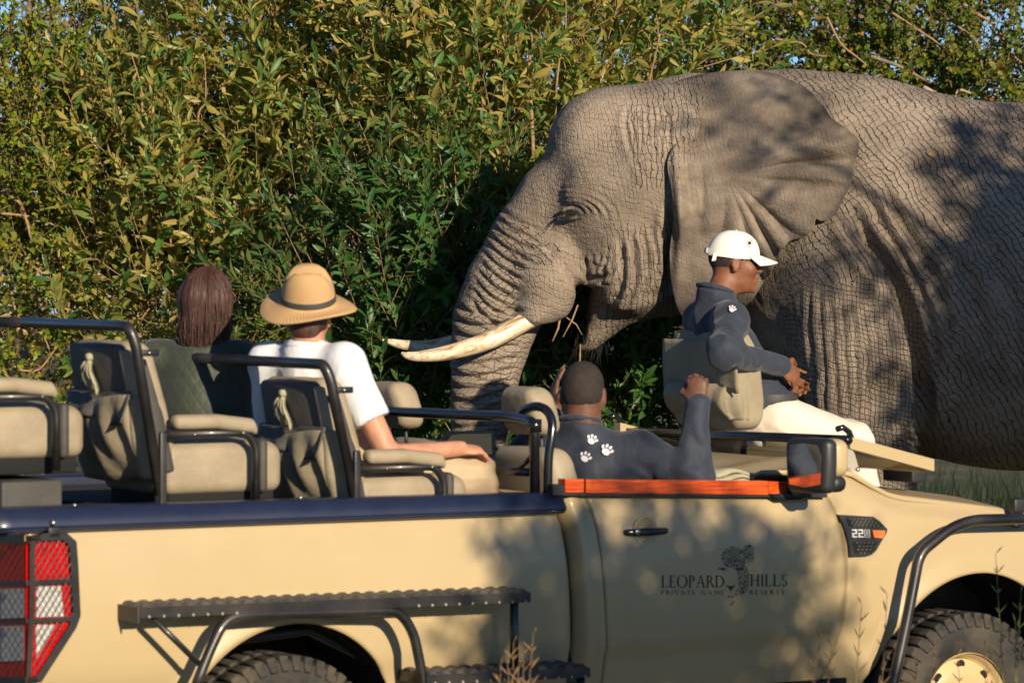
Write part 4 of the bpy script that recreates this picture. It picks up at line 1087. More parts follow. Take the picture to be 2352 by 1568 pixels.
def cell(poly):
    P = np.array(poly, float); lo, hi = P.min(0), P.max(0)
    for sg in (1, -1):
        for k in np.arange(-40, 40):
            # line y = lo + 2*sg*(x) + k*17, clipped to the polygon
            ts = []
            for i in range(len(P)):
                p, q = P[i], P[(i+1) % len(P)]
                f = lambda v: v[1]-(lo[1]+sg*1.67*(v[0]-lo[0])+k*24.0)
                if f(p)*f(q) < 0: t = f(p)/(f(p)-f(q)); ts.append(p+t*(q-p))
            if len(ts) >= 2:
                ts.sort(key=lambda v: v[0])
                b.tube([gmap(*ts[0], .0015), gmap(*((ts[0]+ts[-1])/2), .0015), gmap(*ts[-1], .0015)], .0016, 4, False)
for poly in ([(80, 1240), (163, 1238), (167, 1330), (80, 1333)], [(80, 1344), (168, 1338), (172, 1415), (80, 1420)], [(78, 1430), (162, 1426), (76, 1556)],
             [(-15, 1246), (55, 1244), (55, 1334), (-15, 1335)], [(-15, 1346), (55, 1344), (55, 1422), (-15, 1424)], [(-15, 1434), (55, 1432), (55, 1556), (-15, 1556)]): cell(poly)
tag(b.build('wire_mesh', 'black_metal', lampo), kind='stuff')
B().rbox(TP(124, 1222, -.03), (.022, .005, .018), .003).build('guard_tab', 'black_metal', guard)
B().ball(TP(122, 1200, -.02), .012, 10, 7).build('bolt', 'steel', guard)

# ---- wheels
def wheel(u, w):
    M = Matrix.Translation((u, w, .388))@Matrix.Rotation(rad(90), 4, 'X')
    root = empty('wheel', (0, 0, 0), 0, truck)
    tw = .125
    prof = [(.215, -.09), (.235, -.112), (.29, -.130), (.335, -.126), (.362, -.112), (.374, -.09), (.374, .09), (.362, .112), (.335, .126), (.29, .130), (.235, .112), (.215, .09)]
    tyre = B().lathe(prof, 64, M)
    for i in range(44):
        a = 2*math.pi*i/44
        for sg in (-1, 1):
            ang = a+(.035 if sg > 0 else -.035)
            Mb = M@Matrix.Rotation(ang, 4, 'Z')@Matrix.Translation((.372, 0, sg*.07))
            tyre.rbox((0, 0, 0), (.014, .018, .05), .005, M=Mb, seg=1)
            Ms = M@Matrix.Rotation(ang, 4, 'Z')@Matrix.Translation((.353, 0, sg*.114))@Matrix.Rotation(sg*rad(32), 4, 'Y')
            tyre.rbox((0, 0, 0), (.030, .016, .010), .005, M=Ms, seg=1)
    tyre.build('tyre', 'rubber', root)
    rim = B().lathe([(.217, .10), (.222, .095), (.215, .088), (.20, .07), (.195, .04), (.185, .045), (.15, .068), (.11, .072), (.085, .06), (.06, .062), (.055, .085), (.0, .087)], 48, M)
    r = rim.build('rim', 'tan_wheel', root)
    for i in range(8):
        a = 2*math.pi*i/8
        B().lathe([(.0, .0), (.018, .0), (.021, -.001)], 10, M@Matrix.Rotation(a, 4, 'Z')@Matrix.Translation((.168, 0, .0605))).build('rim_hole', 'liner', root)
    return root
for u, w in ((0, .175), (WB, .165), (0, 1.63), (WB, 1.63)): wheel(u, w)
# mud flap clutter above the front tyre
B().tube([(.45, .1, .70), (0.2, .25, .84), (-.3, .3, .8)], .02, 8).build('brake_line', 'dark_metal', truck)

# ---- mirrors
def near_mirror():
    c = np.array(TP(1848, 1069, -.15)); um = c[0]
    root = B().rbox((um+.035, -.150, c[2]), (.035, .110, .108), .03, fn=lambda p: (p[0]-.022*(p[1]/.11), p[1]*(1-.08*(p[2] < 0)), p[2]), seg=3).build('door_mirror', 'plastic', truck)
    B().rbox((um+.085, -.152, c[2]+.030), (.045, .108, .076), .04, fn=lambda p: (p[0]-.022*(p[1]/.11), p[1], p[2]), seg=3).build('mirror_shell', 'tan_paint', root)
    B().rbox((um+.080, -.150, c[2]-.070), (.040, .104, .034), .03, fn=lambda p: (p[0]-.022*(p[1]/.11), p[1], p[2]), seg=3).build('mirror_base', 'plastic', root)
    gl = [(-.085, -.070), (-.090, .04), (-.07, .082), (.0, .088), (.075, .080), (.084, .03), (.075, -.075), (.0, -.085)]
    B().add([(um-.0035-.022*(y/.11), -.150+y, c[2]+z) for y, z in gl], [tuple(range(8))]).build('mirror_glass', 'mirror_glass', root, smooth=False)
    B().tube([(um+.05, -.08, c[2]-.08), (um+.05, .03, c[2]-.115)], .025, 10).build('mirror_arm', 'plastic', root)
near_mirror()
def far_mirror():
    wq = 2.0
    def Pm(x, y, w=wq): return TP(490+x/3, 548.8+y/3, w)
    c0 = np.array(Pm(1750, 1440)); us = c0[0]
    f = lambda x, y, du=0: RP(490+x/3, 548.8+y/3, us+du)
    out = [(1538, 1500), (1545, 1410), (1580, 1350), (1640, 1325), (1800, 1318), (1930, 1320), (1945, 1400), (1930, 1500), (1700, 1520)]
    o = B().prism(out, lambda a, c, d: f(a, c, d), 0, .07).build('door_mirror', 'plastic', truck, smooth=False)
    B().prism([(1585, 1490), (1600, 1400), (1640, 1352), (1700, 1343), (1915, 1340), (1920, 1480), (1700, 1500)], lambda a, c, d: f(a, c, d), -.004, .0).build('mirror_glass', 'mirror_glass', o, smooth=False)
    p = c0; B().tube([(p[0], 1.95, p[2]-.06), (p[0], 1.78, p[2]-.12)], .02, 8).build('mirror_arm', 'plastic', o)
far_mirror()

# ---- folded windscreen over the bonnet
def screen():
    n0, n1 = np.array(TP(1950, 1010, .06)), np.array(TP(1432, 990, 1.78))
    r = B().tube([n0, n1], .019, 12).build('windscreen_bar', 'black_gloss', truck)
    for t in (.07, .38, .62, .93):
        p = n0+(n1-n0)*t; B().tube([p+[-.01, -.05, -.028], p+[-.01, .05, -.028]], .013, 8).build('hinge', 'plate', r)
    p = n0+np.array([-.015, .02, .02])
    for q in (p, np.array(TP(1412, 970, 1.74))):
        B().tube([q+[-.03, .0, .024], q+[.0, .0, .03], q+[.03, .0, .012], q+[.05, 0, -.03]], .013, 8).build('catch', 'black_gloss', r)
    # side arms of the folded frame run forward and down
    e0, e1 = np.array(TP(1953, 1016, .06)), np.array(TP(2146, 1068, .06))
    d = e1-e0
    for w in (.06, 1.74):
        def arm(a, c, w=w):
            p = e0+d*a; return (p[0], w, p[2]+.024-.048*c)
        B().sheet(arm, 8, 3, (0, .05 if w < 1 else -.05, 0)).build('windscreen_frame', 'tan_paint', r, smooth=False)
    B().sheet(lambda a, c: tuple((e1+[-.05, .055+1.57*c, .024])-np.array([0, 0, .034])*0+np.array([.05*a, 0, -.05*a*d[2]/d[0]*-1])), 3, 6, (0, 0, -.045)).build('windscreen_frame', 'tan_paint', r, smooth=False)
    B().sheet(lambda a, c: (e0[0]+.03+(d[0]-.09)*a, .115+1.57*c, (e0+d*(.05+.82*a))[2]+.006), 6, 6, (0, 0, -.006)).build('windscreen_glass', 'screen_glass', r)
    B().rbox(TP(2078, 1080, .35), (.04, .1, .045), .01).build('rest_block', 'plastic', truck)
    B().rbox(TP(2078, 1080, 1.5), (.04, .1, .045), .01).build('rest_block', 'plastic', truck)
    Pz = lambda x, y, w: TP(1568+x/3, 931+y/3, w)
    o = B().prism([(985, 285), (1060, 288), (1165, 300), (1185, 330), (1215, 435), (1190, 445), (1080, 405), (1000, 360)], lambda a, c, d_: Pz(a, c, d_), .07, .085).build('corner_plate', 'plate', truck, smooth=False)
    for x, y in ((1095, 345), (1205, 440)): B().ball(Pz(x, y, .066), .010, 8, 6).build('bolt', 'steel', o)
screen()

# ---- dashboard, seen past the driver
def dash():
    o = B().rbox((2.0, .92, 1.22), (.16, .80, .10), .08, fn=lambda p: (p[0], p[1], p[2]-.06*max(0, -p[0]/.16))).build('dashboard', 'charcoal', truck)
    b = B().sheet(lambda a, c: (1.78+.22*a, .30+.26*c, 1.29+.075*math.sin(math.pi*c)**.6-.02*a), 8, 14, (0, 0, -.03)); b.build('instrument_hood', 'black_gloss', o)
    B().tube([(1.80+.06*math.cos(a)*0-.07*math.sin(a)*.4, .45+.19*math.cos(a), 1.17+.19*math.sin(a)*.9) for a in np.linspace(0, 2*math.pi, 33)], .014, 10, False).build('steering_wheel', 'plastic', o)
    b = B(); r = random.Random(5)
    for k in range(3):
        b.sheet(lambda a, c: (1.97+.26*a+.02*math.sin(7*c+k), .22+.62*c, 1.335+.02*k+.010*math.sin(9*a+5*c+k)+.006*math.sin(17*c)), 10, 16, (0, 0, -.014))
    q = b.build('folded_cloth', 'rag')
    q.matrix_world = truck_matrix
    tag(q, 'pale folded canvas cloth lying on the dashboard', 'cloth')
truck_matrix = Matrix.Translation((OX, OY, 0))@Matrix.Rotation(TH, 4, 'Z')
dash()

# ---- rails
def hoop_rail(du, dz, name='grab_rail'):
    P = [(.318, .075, 1.22), (.297, .075, 1.34), (.195, .075, 1.78), (.175, .09, 1.835), (.172, .92, 1.838), (.175, 1.75, 1.835), (.195, 1.765, 1.78), (.297, 1.765, 1.34)]
    P = np.array([(a+du, w, z+dz*(1 if z > 1.5 else .0 if z < 1.3 else .25)) for a, w, z in P])
    o = B().tube(roundpath(P, [0, 0, .10, .10, 0, .1, .1, 0], 8), .0205, 14).build(name, 'black_metal', truck)
    p = np.array(TP(824, 1070, .045))+[du, 0, 0]
    B().rbox((p[0], .06, 1.40+dz*.3), (.014, .010, .115+dz*.3), .006).build('rail_bracket', 'black_metal', o)
    q = np.array([.215+du, .055, 1.74+dz]); B().rbox(q+[.028, 0, 0], (.035, .008, .012), .004).build('clip', 'black_metal', o)
    B().ball(q+[.02, -.012, 0], .007, 8, 6).build('bolt', 'steel', o)
    return o
ROW = np.array([-.81, 0, .147])
hoop_rail(0, 0); hoop_rail(ROW[0], ROW[2])
rr = B().tube(roundpath([TP(1229, 1135, .07), TP(1227, 985, .07), TP(1222, 968, .09), TP(1180, 958, .26), (1.085, 1.75, 1.605), (1.085, 1.76, 1.3)], [0, .03, .06, .1, .08, 0], 6), .0205, 14).build('grab_rail', 'black_gloss', truck)
B().tube([TP(1228, 962, .07), TP(1228, 992, .07)], .027, 12).build('rail_joint', 'black_gloss', rr)
B().tube(catmull([TP(1190, 956, .28), TP(1208, 940, .22), TP(1232, 933, .15), TP(1255, 942, .09), TP(1268, 968, .06), TP(1266, 1005, .05), TP(1260, 1050, .05), TP(1258, 1130, .05)], 6), .018, 12).build('hoop', 'black_gloss', truck)
B().tube([TP(1140, 1080, .30), TP(1226, 1085, .08)], .016, 10).build('cross_bar', 'black_gloss', truck)
B().tube([TP(1190, 1080, .2), TP(1224, 1045, .08)], .010, 8).build('cross_bar', 'black_gloss', truck)

# ---- passenger seats: build one, copy the rest
def lean(p, z0, k): return (p[0]-k*(p[2]-z0), p[1], p[2])
def make_seat():
    s = empty('seat', (0, 0, 0), 0, truck)
    wc, hw = .40, .255
    def cush(p):
        x, y, z = p; t = 1-(y/hw)**2
        return (x, y, z+(.018*t-.02*max(0.0, (x-.15)/.1))*(1.0 if z > 0 else 0.0))
    B().rbox((.60, wc, 1.315), (.25, hw, .095), .045, fn=cush, seg=3).build('cushion', 'vinyl', s)
    B().rbox((.76, wc-.004, 1.318), (.020, hw+.006, .099), .03, seg=2).build('strap', 'charcoal', s)
    B().rbox((.60, wc, 1.20), (.22, .23, .035), .01).build('seat_box', 'liner', s)
    z0, K = 1.34, .235
    def back(p):
        x, y, z = p; zz = z+1.545; tap = 1-.12*sstep(1.55, 1.78, zz)
        y2 = y*tap
        return (x-K*(zz-z0)-.020*(1-(y/hw)**2)*(1.0 if x < 0 else 0.0), y2, z)
    B().rbox((.365, wc, 1.545), (.062, hw, .235), .055, fn=back, seg=3).build('backrest', 'vinyl', s)
    # dark cover on the rear face
    B().rbox((.335, wc+.004, 1.545), (.038, hw-.016, .222), .03, fn=lambda p: (lambda q: (q[0]-.006, q[1], q[2]))(back(p)), seg=2).build('rear_cover', 'seat_grey', s)
    B().rbox((.365, wc, 1.515), (.034, hw+.005, .215), .02, fn=back, seg=2).build('side_band', 'charcoal', s)
    B().rbox((.345, wc-.222, 1.55), (.012, .016, .20), .01, fn=lambda p: (back((p[0], p[1]+0, p[2]))[0]-.035, p[1], p[2]), seg=1).build('edge_binding', 'vinyl', s)
    # pouch: flap with a ragged edge and a bulging bag
    rr = random.Random(2)
    zb = lambda z: .365-.062-K*(z-z0)
    def bag(a, c):
        w = wc+.225-.45*a; z = 1.575-.305*c
        x = zb(z)-.03-.055*math.sin(math.pi*min(1, .08+c*.9))**.8*(.35+.65*math.sin(math.pi*a)**.5)-.020*math.sin(11*a+2*c)*c-.012*math.sin(23*a-5*c)*math.sin(math.pi*c)
        return (x, w+.015*math.sin(6*c+3*a)*c, z-.012*math.sin(5*a))
    B().sheet(bag, 22, 14, (.012, 0, 0)).build('pouch', 'canvas', s)
    def side(a, c):
        p = np.array(bag(1, c)); q = np.array([zb(p[2])+.03, wc-.245, p[2]])
        return tuple(p*(1-a)+q*a+np.array([0, -.018*math.sin(math.pi*a), 0]))
    B().sheet(side, 6, 14, (.004, .006, 0)).build('pouch_gusset', 'canvas', s)
    def flap(a, c):
        w = wc+.24-.49*a; z = 1.60-.105*c-.012*math.sin(9*a+1)*c-.02*(a-.4)*c
        x = zb(z)-.026-.055*c-.02*math.sin(7*a)*c-.012*math.sin(19*a)*c
        return (x, w, z)
    B().sheet(flap, 22, 8, (.006, 0, .0)).build('pouch_flap', 'seat_grey', s)
    # rag knotted through the slot
    b = B()
    for k, (w1, z1, tw) in enumerate(((.05, 1.625, .3), (-.035, 1.60, 1.1), (.01, 1.59, -.5))):
        def rag(a, c, w1=w1, z1=z1, tw=tw):
            p = np.array([zb(1.71)-.035, wc+.0, 1.715]); q = np.array([zb(z1)-.05-.012*math.sin(6*a+tw), wc+w1, z1])
            m = p*(1-a)+q*a; wd = .012+.05*a*(1-.35*a)
            return (m[0]-.018*math.sin(math.pi*a)-.01*math.cos(8*c+tw), m[1]+(c-.5)*wd*1.5*math.cos(tw), m[2]+(c-.5)*wd*math.sin(tw))
        b.sheet(rag, 10, 6, (.004, 0, 0))
    b.rbox((zb(1.72)-.03, wc, 1.72), (.022, .016, .014), .012)
    b.build('knotted_rag', 'rag', s)
    # arm rest
    pa, pb = np.array(TP(842, 1048, .09)), np.array(TP(1012, 1052, .09))
    L = pb[0]-pa[0]
    B().rbox(((pa[0]+pb[0])/2+.005, .095, pa[2]-.002), (L/2+.01, .034, .027), .024, fn=lambda p: (p[0], p[1], p[2]-.045*max(0, (p[0]-.09)/.09)**2), seg=3).build('armrest', 'vinyl', s)
    f = B().tube(roundpath([(pa[0]-.03, .095, pa[2]-.045), (pb[0]-.02, .095, pa[2]-.046), (pb[0]+.018, .095, pa[2]-.10), (pb[0]+.018, .095, 1.18)], .055, 6), .0155, 12).build('armrest_frame', 'black_metal', s)
    for x in (.08, .28): B().ball((pa[0]+x, .078, pa[2]-.046), .006, 6, 5).build('bolt', 'steel', s)
    return s
def copy_tree(o, parent, loc):
    c = o.copy(); COL.objects.link(c); c.parent = parent; c.location = loc
    for ch in list(o.children):
        d = ch.copy(); COL.objects.link(d); d.parent = c
    return c
seat0 = make_seat()
copy_tree(seat0, truck, ROW)
copy_tree(seat0, truck, ROW*2)
B().rbox((.60, 1.17, 1.335), (.25, .25, .075), .045, seg=3).build('bench_cushion', 'vinyl', truck)
B().rbox((-1.0, .45, 1.34), (.12, .33, .10), .01).build('seat_riser', 'charcoal', truck)
B().rbox((-.20, .92, 1.27), (.32, .80, .05), .01).build('riser', 'liner', truck)
B().rbox((-.98, 1.2, 1.30), (.14, .55, .09), .01).build('seat_riser', 'liner', truck)

# ---- cab seats
def cab_seat(w, hu):
    s = empty('cab_seat', (0, 0, 0), 0, truck)
    B().rbox((1.63, w, 1.0), (.26, .26, .09), .05, seg=3).build('cushion', 'vinyl', s)
    B().rbox((1.36, w, 1.22), (.07, .26, .27), .06, fn=lambda p: (p[0]-.20*p[2], p[1]*(1-.22*sstep(.05, .27, p[2])), p[2]), seg=3).build('backrest', 'vinyl_shade', s)
    B().rbox((hu, w, 1.63), (.065, .135, .095), .05, fn=lambda p: (p[0]-.22*p[2], p[1]*(1-.18*sstep(-.02, .1, p[2])), p[2]), seg=3).build('headrest', 'vinyl', s)
    for dw in (-.05, .05): B().tube([(hu+.02, w+dw, 1.56), (hu+.03, w+dw, 1.42)], .008, 8).build('headrest_post', 'plastic', s)
cab_seat(.42, 1.30); cab_seat(1.24, 1.18)
# ================================================================ people
def rotm(yaw, pitch=0.0, roll=0.0):
    return np.array(Matrix.Rotation(yaw, 3, 'Z')@Matrix.Rotation(-pitch, 3, 'Y')@Matrix.Rotation(roll, 3, 'X'))
def add_head(f, c, R, s=1.0, ears=True, face=True):
    c = np.asarray(c, float)
    q = lambda x, y, z: c+s*(R@np.array([x, y, z]))
    f.ell(q(-.012, 0, .032), np.array([.098, .077, .092])*s, .01, R)
    f.ell(q(.028, 0, -.042), np.array([.060, .060, .078])*s, .03, R)
    f.ell(q(.055, 0, -.088), np.array([.034, .034, .026])*s, .025, R)
    if face:
        f.ell(q(.079, 0, .030), np.array([.022, .052, .014])*s, .02, R)
        f.cone(q(.088, 0, .012), q(.109, 0, -.022), .009*s, .0135*s, .012)
        for e in (-1, 1):
            f.ell(q(.096, e*.015, -.026), np.array([.013, .009, .009])*s, .006, R)
            f.ell(q(.062, e*.042, -.018), np.array([.024, .022, .024])*s, .03, R)
            f.ell(q(.086, e*.031, .010), np.array([.012, .015, .010])*s, .01, R, sub=True)
        f.ell(q(.091, 0, -.053), np.array([.015, .024, .0085])*s, .006, R)
        f.ell(q(.088, 0, -.069), np.array([.015, .022, .0095])*s, .006, R)
        f.ell(q(.083, 0, -.099), np.array([.016, .020, .015])*s, .015, R)
    if ears:
        for e in (-1, 1):
            f.ell(q(-.008, e*.081, -.004), np.array([.021, .011, .034])*s, .008, R)
            f.ell(q(-.003, e*.093, .000), np.array([.012, .009, .021])*s, .004, R, sub=True)
def add_hand(f, wrist, d, n, side, curl, s=1.0, thumb=.4, spread=.0):
    """wrist point, direction to the knuckles, palm normal, direction of the thumb side, finger curl per joint"""
    d, n, side = [np.asarray(v, float)/np.linalg.norm(v) for v in (d, n, side)]
    w = np.asarray(wrist, float); kn = w+d*.088*s
    f.ell(w+d*.048*s, np.array([.052, .042, .017])*s, .012, np.stack([d, side, n], 1))
    for i, (o, L) in enumerate(zip((.030, .010, -.011, -.030), (.074, .083, .077, .060))):
        p = kn+side*o*s-d*(.006*abs(i-1))*s; a = 0.0; r = .0098*s
        for k, fr in enumerate((.46, .30, .24)):
            a += curl if not isinstance(curl, (list, tuple)) else curl[i]
            v = d*math.cos(a)+n*math.sin(a)+side*spread*(1.5-i)*.3
            q = p+v/np.linalg.norm(v)*L*fr*s; f.cone(p, q, r, r*.92, .005); p = q; r *= .93
    p = w+d*.020*s+side*.028*s; v = d*.6+side*.75+n*.25
    q = p+v/np.linalg.norm(v)*.038*s; f.cone(p, q, .0145*s, .0115*s, .010)
    v = d*.85+side*(.45-thumb)+n*thumb*1.2; q2 = q+v/np.linalg.norm(v)*.030*s; f.cone(q, q2, .0115*s, .010*s, .005)
    q3 = q2+v/np.linalg.norm(v)*.026*s; f.cone(q2, q3, .010*s, .0085*s, .005)
def finish(f, sub=1, rl=1):
    V, Q = f.surface(); V = relax(V, Q, rl, .35)
    return subdivide(V, Q, sub)
def place(name, V, Q, mat, base, parent=None, folds=0.0, fs=14.0, seed=1, aniso=(1, 1, 1), **kw):
    if folds:
        N = normals(V, Q); n1 = vnoise(V*np.array(aniso), fs, seed, 2); n2 = vnoise(V*np.array(aniso), fs*.55, seed+5, 2)
        V = V+N*(folds*((1-np.abs(n1))*1.3-1+.8*n2))[:, None]
    o = mk(name, V-np.asarray(base), Q, mat, parent, **kw)
    if parent is None:
        o.location = T2W(base); o.rotation_euler = (0, 0, TH)
    return o
def cam_local(px, py):
    """origin and direction of the photo ray in truck coordinates"""
    W = Vector(((px-1176)/F, 1.0, -(py-600)/F)); Mi = truck_matrix.inverted()
    return Mi@Vector((0, 0, HC)), (Mi.to_3x3()@W).normalized()
def decal(parent, base, bvh, polys, mat, name, off=.0025):
    b = B()
    for poly in polys:
        V = []
        for x, y in poly:
            o, d = cam_local(x, y); h = bvh.ray_cast(o, d)
            if h[0] is None: break
            V.append(np.array(h[0]-d*off)-np.asarray(base))
        if len(V) == len(poly): b.add(V, [tuple(range(len(V)))])
    if b.n: b.build(name, mat, parent, smooth=False)
def disc(cx, cy, rx, ry, an=0.0, n=12):
    return [(cx+rx*math.cos(a)*math.cos(an)-ry*math.sin(a)*math.sin(an), cy+rx*math.cos(a)*math.sin(an)+ry*math.sin(a)*math.cos(an)) for a in np.linspace(0, 2*math.pi, n+1)[:-1]]
def paw(cx, cy, s, an=0.0):
    c, q = math.cos(an), math.sin(an)
    r = lambda x, y: (cx+s*(x*c-y*q), cy+s*(x*q+y*c))
    return [disc(*r(0, .28), .58*s, .46*s, an)]+[disc(*r(x, y), .19*s, .27*s, an+t) for x, y, t in ((-.72, -.15, -.4), (-.28, -.52, -.15), (.26, -.54, .15), (.70, -.20, .4))]
A = lambda *p: np.array(TP(*p))
H = .009

# ---- man with the straw hat
def man():
    base = (.45, .42, 1.22)
    yaw = rad(48); R = rotm(yaw, rad(-4)); Rt = rotm(rad(22)); rt = np.array([math.sin(rad(22)), -math.cos(rad(22)), 0])
    hd = A(709, 733, .50); nk = A(703, 800, .50)
    sr, sL = nk+rt*.185+[0, 0, -.055], nk-rt*.185+[0, 0, -.05]
    el, wr = A(893, 1046, .20), np.array([.88, .26, 1.50])
    el2, wr2 = sL+[.05, .05, -.30], np.array([.62, .60, 1.50])
    pel = np.array([.46, .42, 1.42]); kr, kl = A(1092, 1090, .34), A(1066, 1085, .56)
    f = Field((-.05, -.02, 1.19), (1.30, .95, 2.30), H)
    add_head(f, hd, R, .98)
    f.cone(hd+R@[-.03, 0, -.06], nk+[0, 0, -.02], .058, .066, .03)
    ch = nk+[.10, -.01, -.17]; pel = np.array([.54, .45, 1.42])
    f.ell(ch, (.10, .165, .16), .05, Rt); f.cone(ch, pel, .115, .12, .05)
    for s_, e_, w_ in ((sr, el, wr), (sL, el2, wr2)):
        f.cone(nk+[.01, 0, -.05], s_, .050, .054, .05); f.cone(s_, e_, .054, .043, .03); f.cone(e_, w_, .043, .030, .02)
    add_hand(f, wr, (1, .1, -.15), (0, .3, -1), (0, 1, .1), .35)
    add_hand(f, wr2, (1, -.2, -.2), (0, -.2, -1), (0, -1, .1), .35)
    for k, hw in ((kr, .34), (kl, .52)):
        f.cone((.46, hw, 1.41), k, .085, .062, .04); f.cone(k, (k[0]+.02, hw, 1.26), .062, .05, .03)
    V, Q = finish(f); o = place('person', V, Q, 'skin_light', base)
    tag(o, 'man in wide straw hat and white polo shirt, seen from behind', 'person')
    f = Field((-.05, -.02, 1.35), (.85, .95, 2.1), H)
    f.ell(ch+[-.02, 0, .02], (.108, .180, .165), .06, Rt); f.cone(ch+[0, 0, -.08], pel+[0, 0, .02], .130, .14, .05)
    f.cone(nk+[-.005, 0, -.015], nk+[.02, 0, -.09], .078, .095, .05)
    se = sr+(el-sr)*.60
    f.cone(nk+[.02, 0, -.07], sr, .066, .068, .06); f.cone(sr, se, .070, .074, .04)
    f.cone(nk+[.02, 0, -.07], sL, .066, .068, .06); f.cone(sL, sL+(el2-sL)*.8, .070, .070, .04)
    # clean sleeve end: cut along the arm
    d = (el-sr)/np.linalg.norm(el-sr)
    f.slab(se+d*.01, d, .13)
    f.slab(nk+[0, 0, .035], (0, 0, 1), .12)
    V, Q = finish(f); place('polo_shirt', V, Q, 'polo', base, o, .010, 9, 3, (1, 1, .7))
    b = B().tube([nk+[-.004, 0, -.012]+np.array([.068*math.cos(a), .070*math.sin(a), .012-.018*math.cos(a-yaw)]) for a in np.linspace(0, 2*math.pi, 25)], .014, 8, False)
    b.v = [tuple(np.array(v)-base) for v in b.v]; b.build('collar', 'polo', o)
    f = Field((.2, .1, 1.18), (1.30, .85, 1.70), H)
    f.ell(pel+[0, 0, -.01], (.16, .20, .13), .04)
    for k, hw in ((kr, .34), (kl, .52)):
        f.cone((.46, hw, 1.41), k, .105, .080, .04); f.cone(k, (k[0]+.03, hw, 1.24), .080, .075, .03)
    V, Q = finish(f); place('trousers', V, Q, 'beige_trousers', base, o, .010, 10, 4, (.6, 1, 1.2))
    # hair at the nape
    f = Field(hd-.14, hd+.14, .007); f.ell(hd+R@[-.02, 0, .01], (.092, .0785, .09), .01, R); f.ell(hd+R@[-.065, 0, -.045], (.035, .055, .04), .02, R)
    f.cut(hd+R@[.03, 0, 0], R@[1, 0, -.2]); f.cut(hd+[0, 0, .02], (.3, .4, 1)); V, Q = finish(f); place('hair', V, Q, 'brown_hair', base, o)
    # straw hat, tipped back
    ax = Vector((-.545*.40, -.839*.40, 1)).normalized()
    M = Matrix.Translation(hd+np.array([-.012, -.018, .058])-np.asarray(base))@ax.to_track_quat('Z', 'Y').to_matrix().to_4x4()
    def warp(p):
        x, y, z = p; r = math.hypot(x, y)
        if r > .10: z -= .022*math.cos(2*math.atan2(y, x)-1.0)*((r-.1)/.08)**1.5
        if z > .06:
            k = min(1.2, (z-.06)/.08); z -= .042*k*math.exp(-(y/.028)**2); y *= 1-.10*k*(.5+.5*math.tanh(x*20))
        return (x*1.04, y*.97, z)
    hat = B().lathe([(.088, .0), (.12, -.004), (.150, -.012), (.172, -.016), (.178, -.012), (.176, -.008), (.15, -.004), (.12, .004), (.104, .010), (.100, .018), (.097, .055), (.089, .10), (.075, .130), (.061, .145), (.035, .149), (.0, .147)], 64, M, warp)
    ho = hat.build('straw_hat', 'straw', o); tag(ho, 'tan straw hat with dark band')
    bd = B().lathe([(.1015, .012), (.1025, .016), (.1015, .036), (.100, .038)], 48, M, lambda p: (p[0]*1.04, p[1]*.97, p[2])).build('hat_band', 'charcoal', o)
    return o
man()

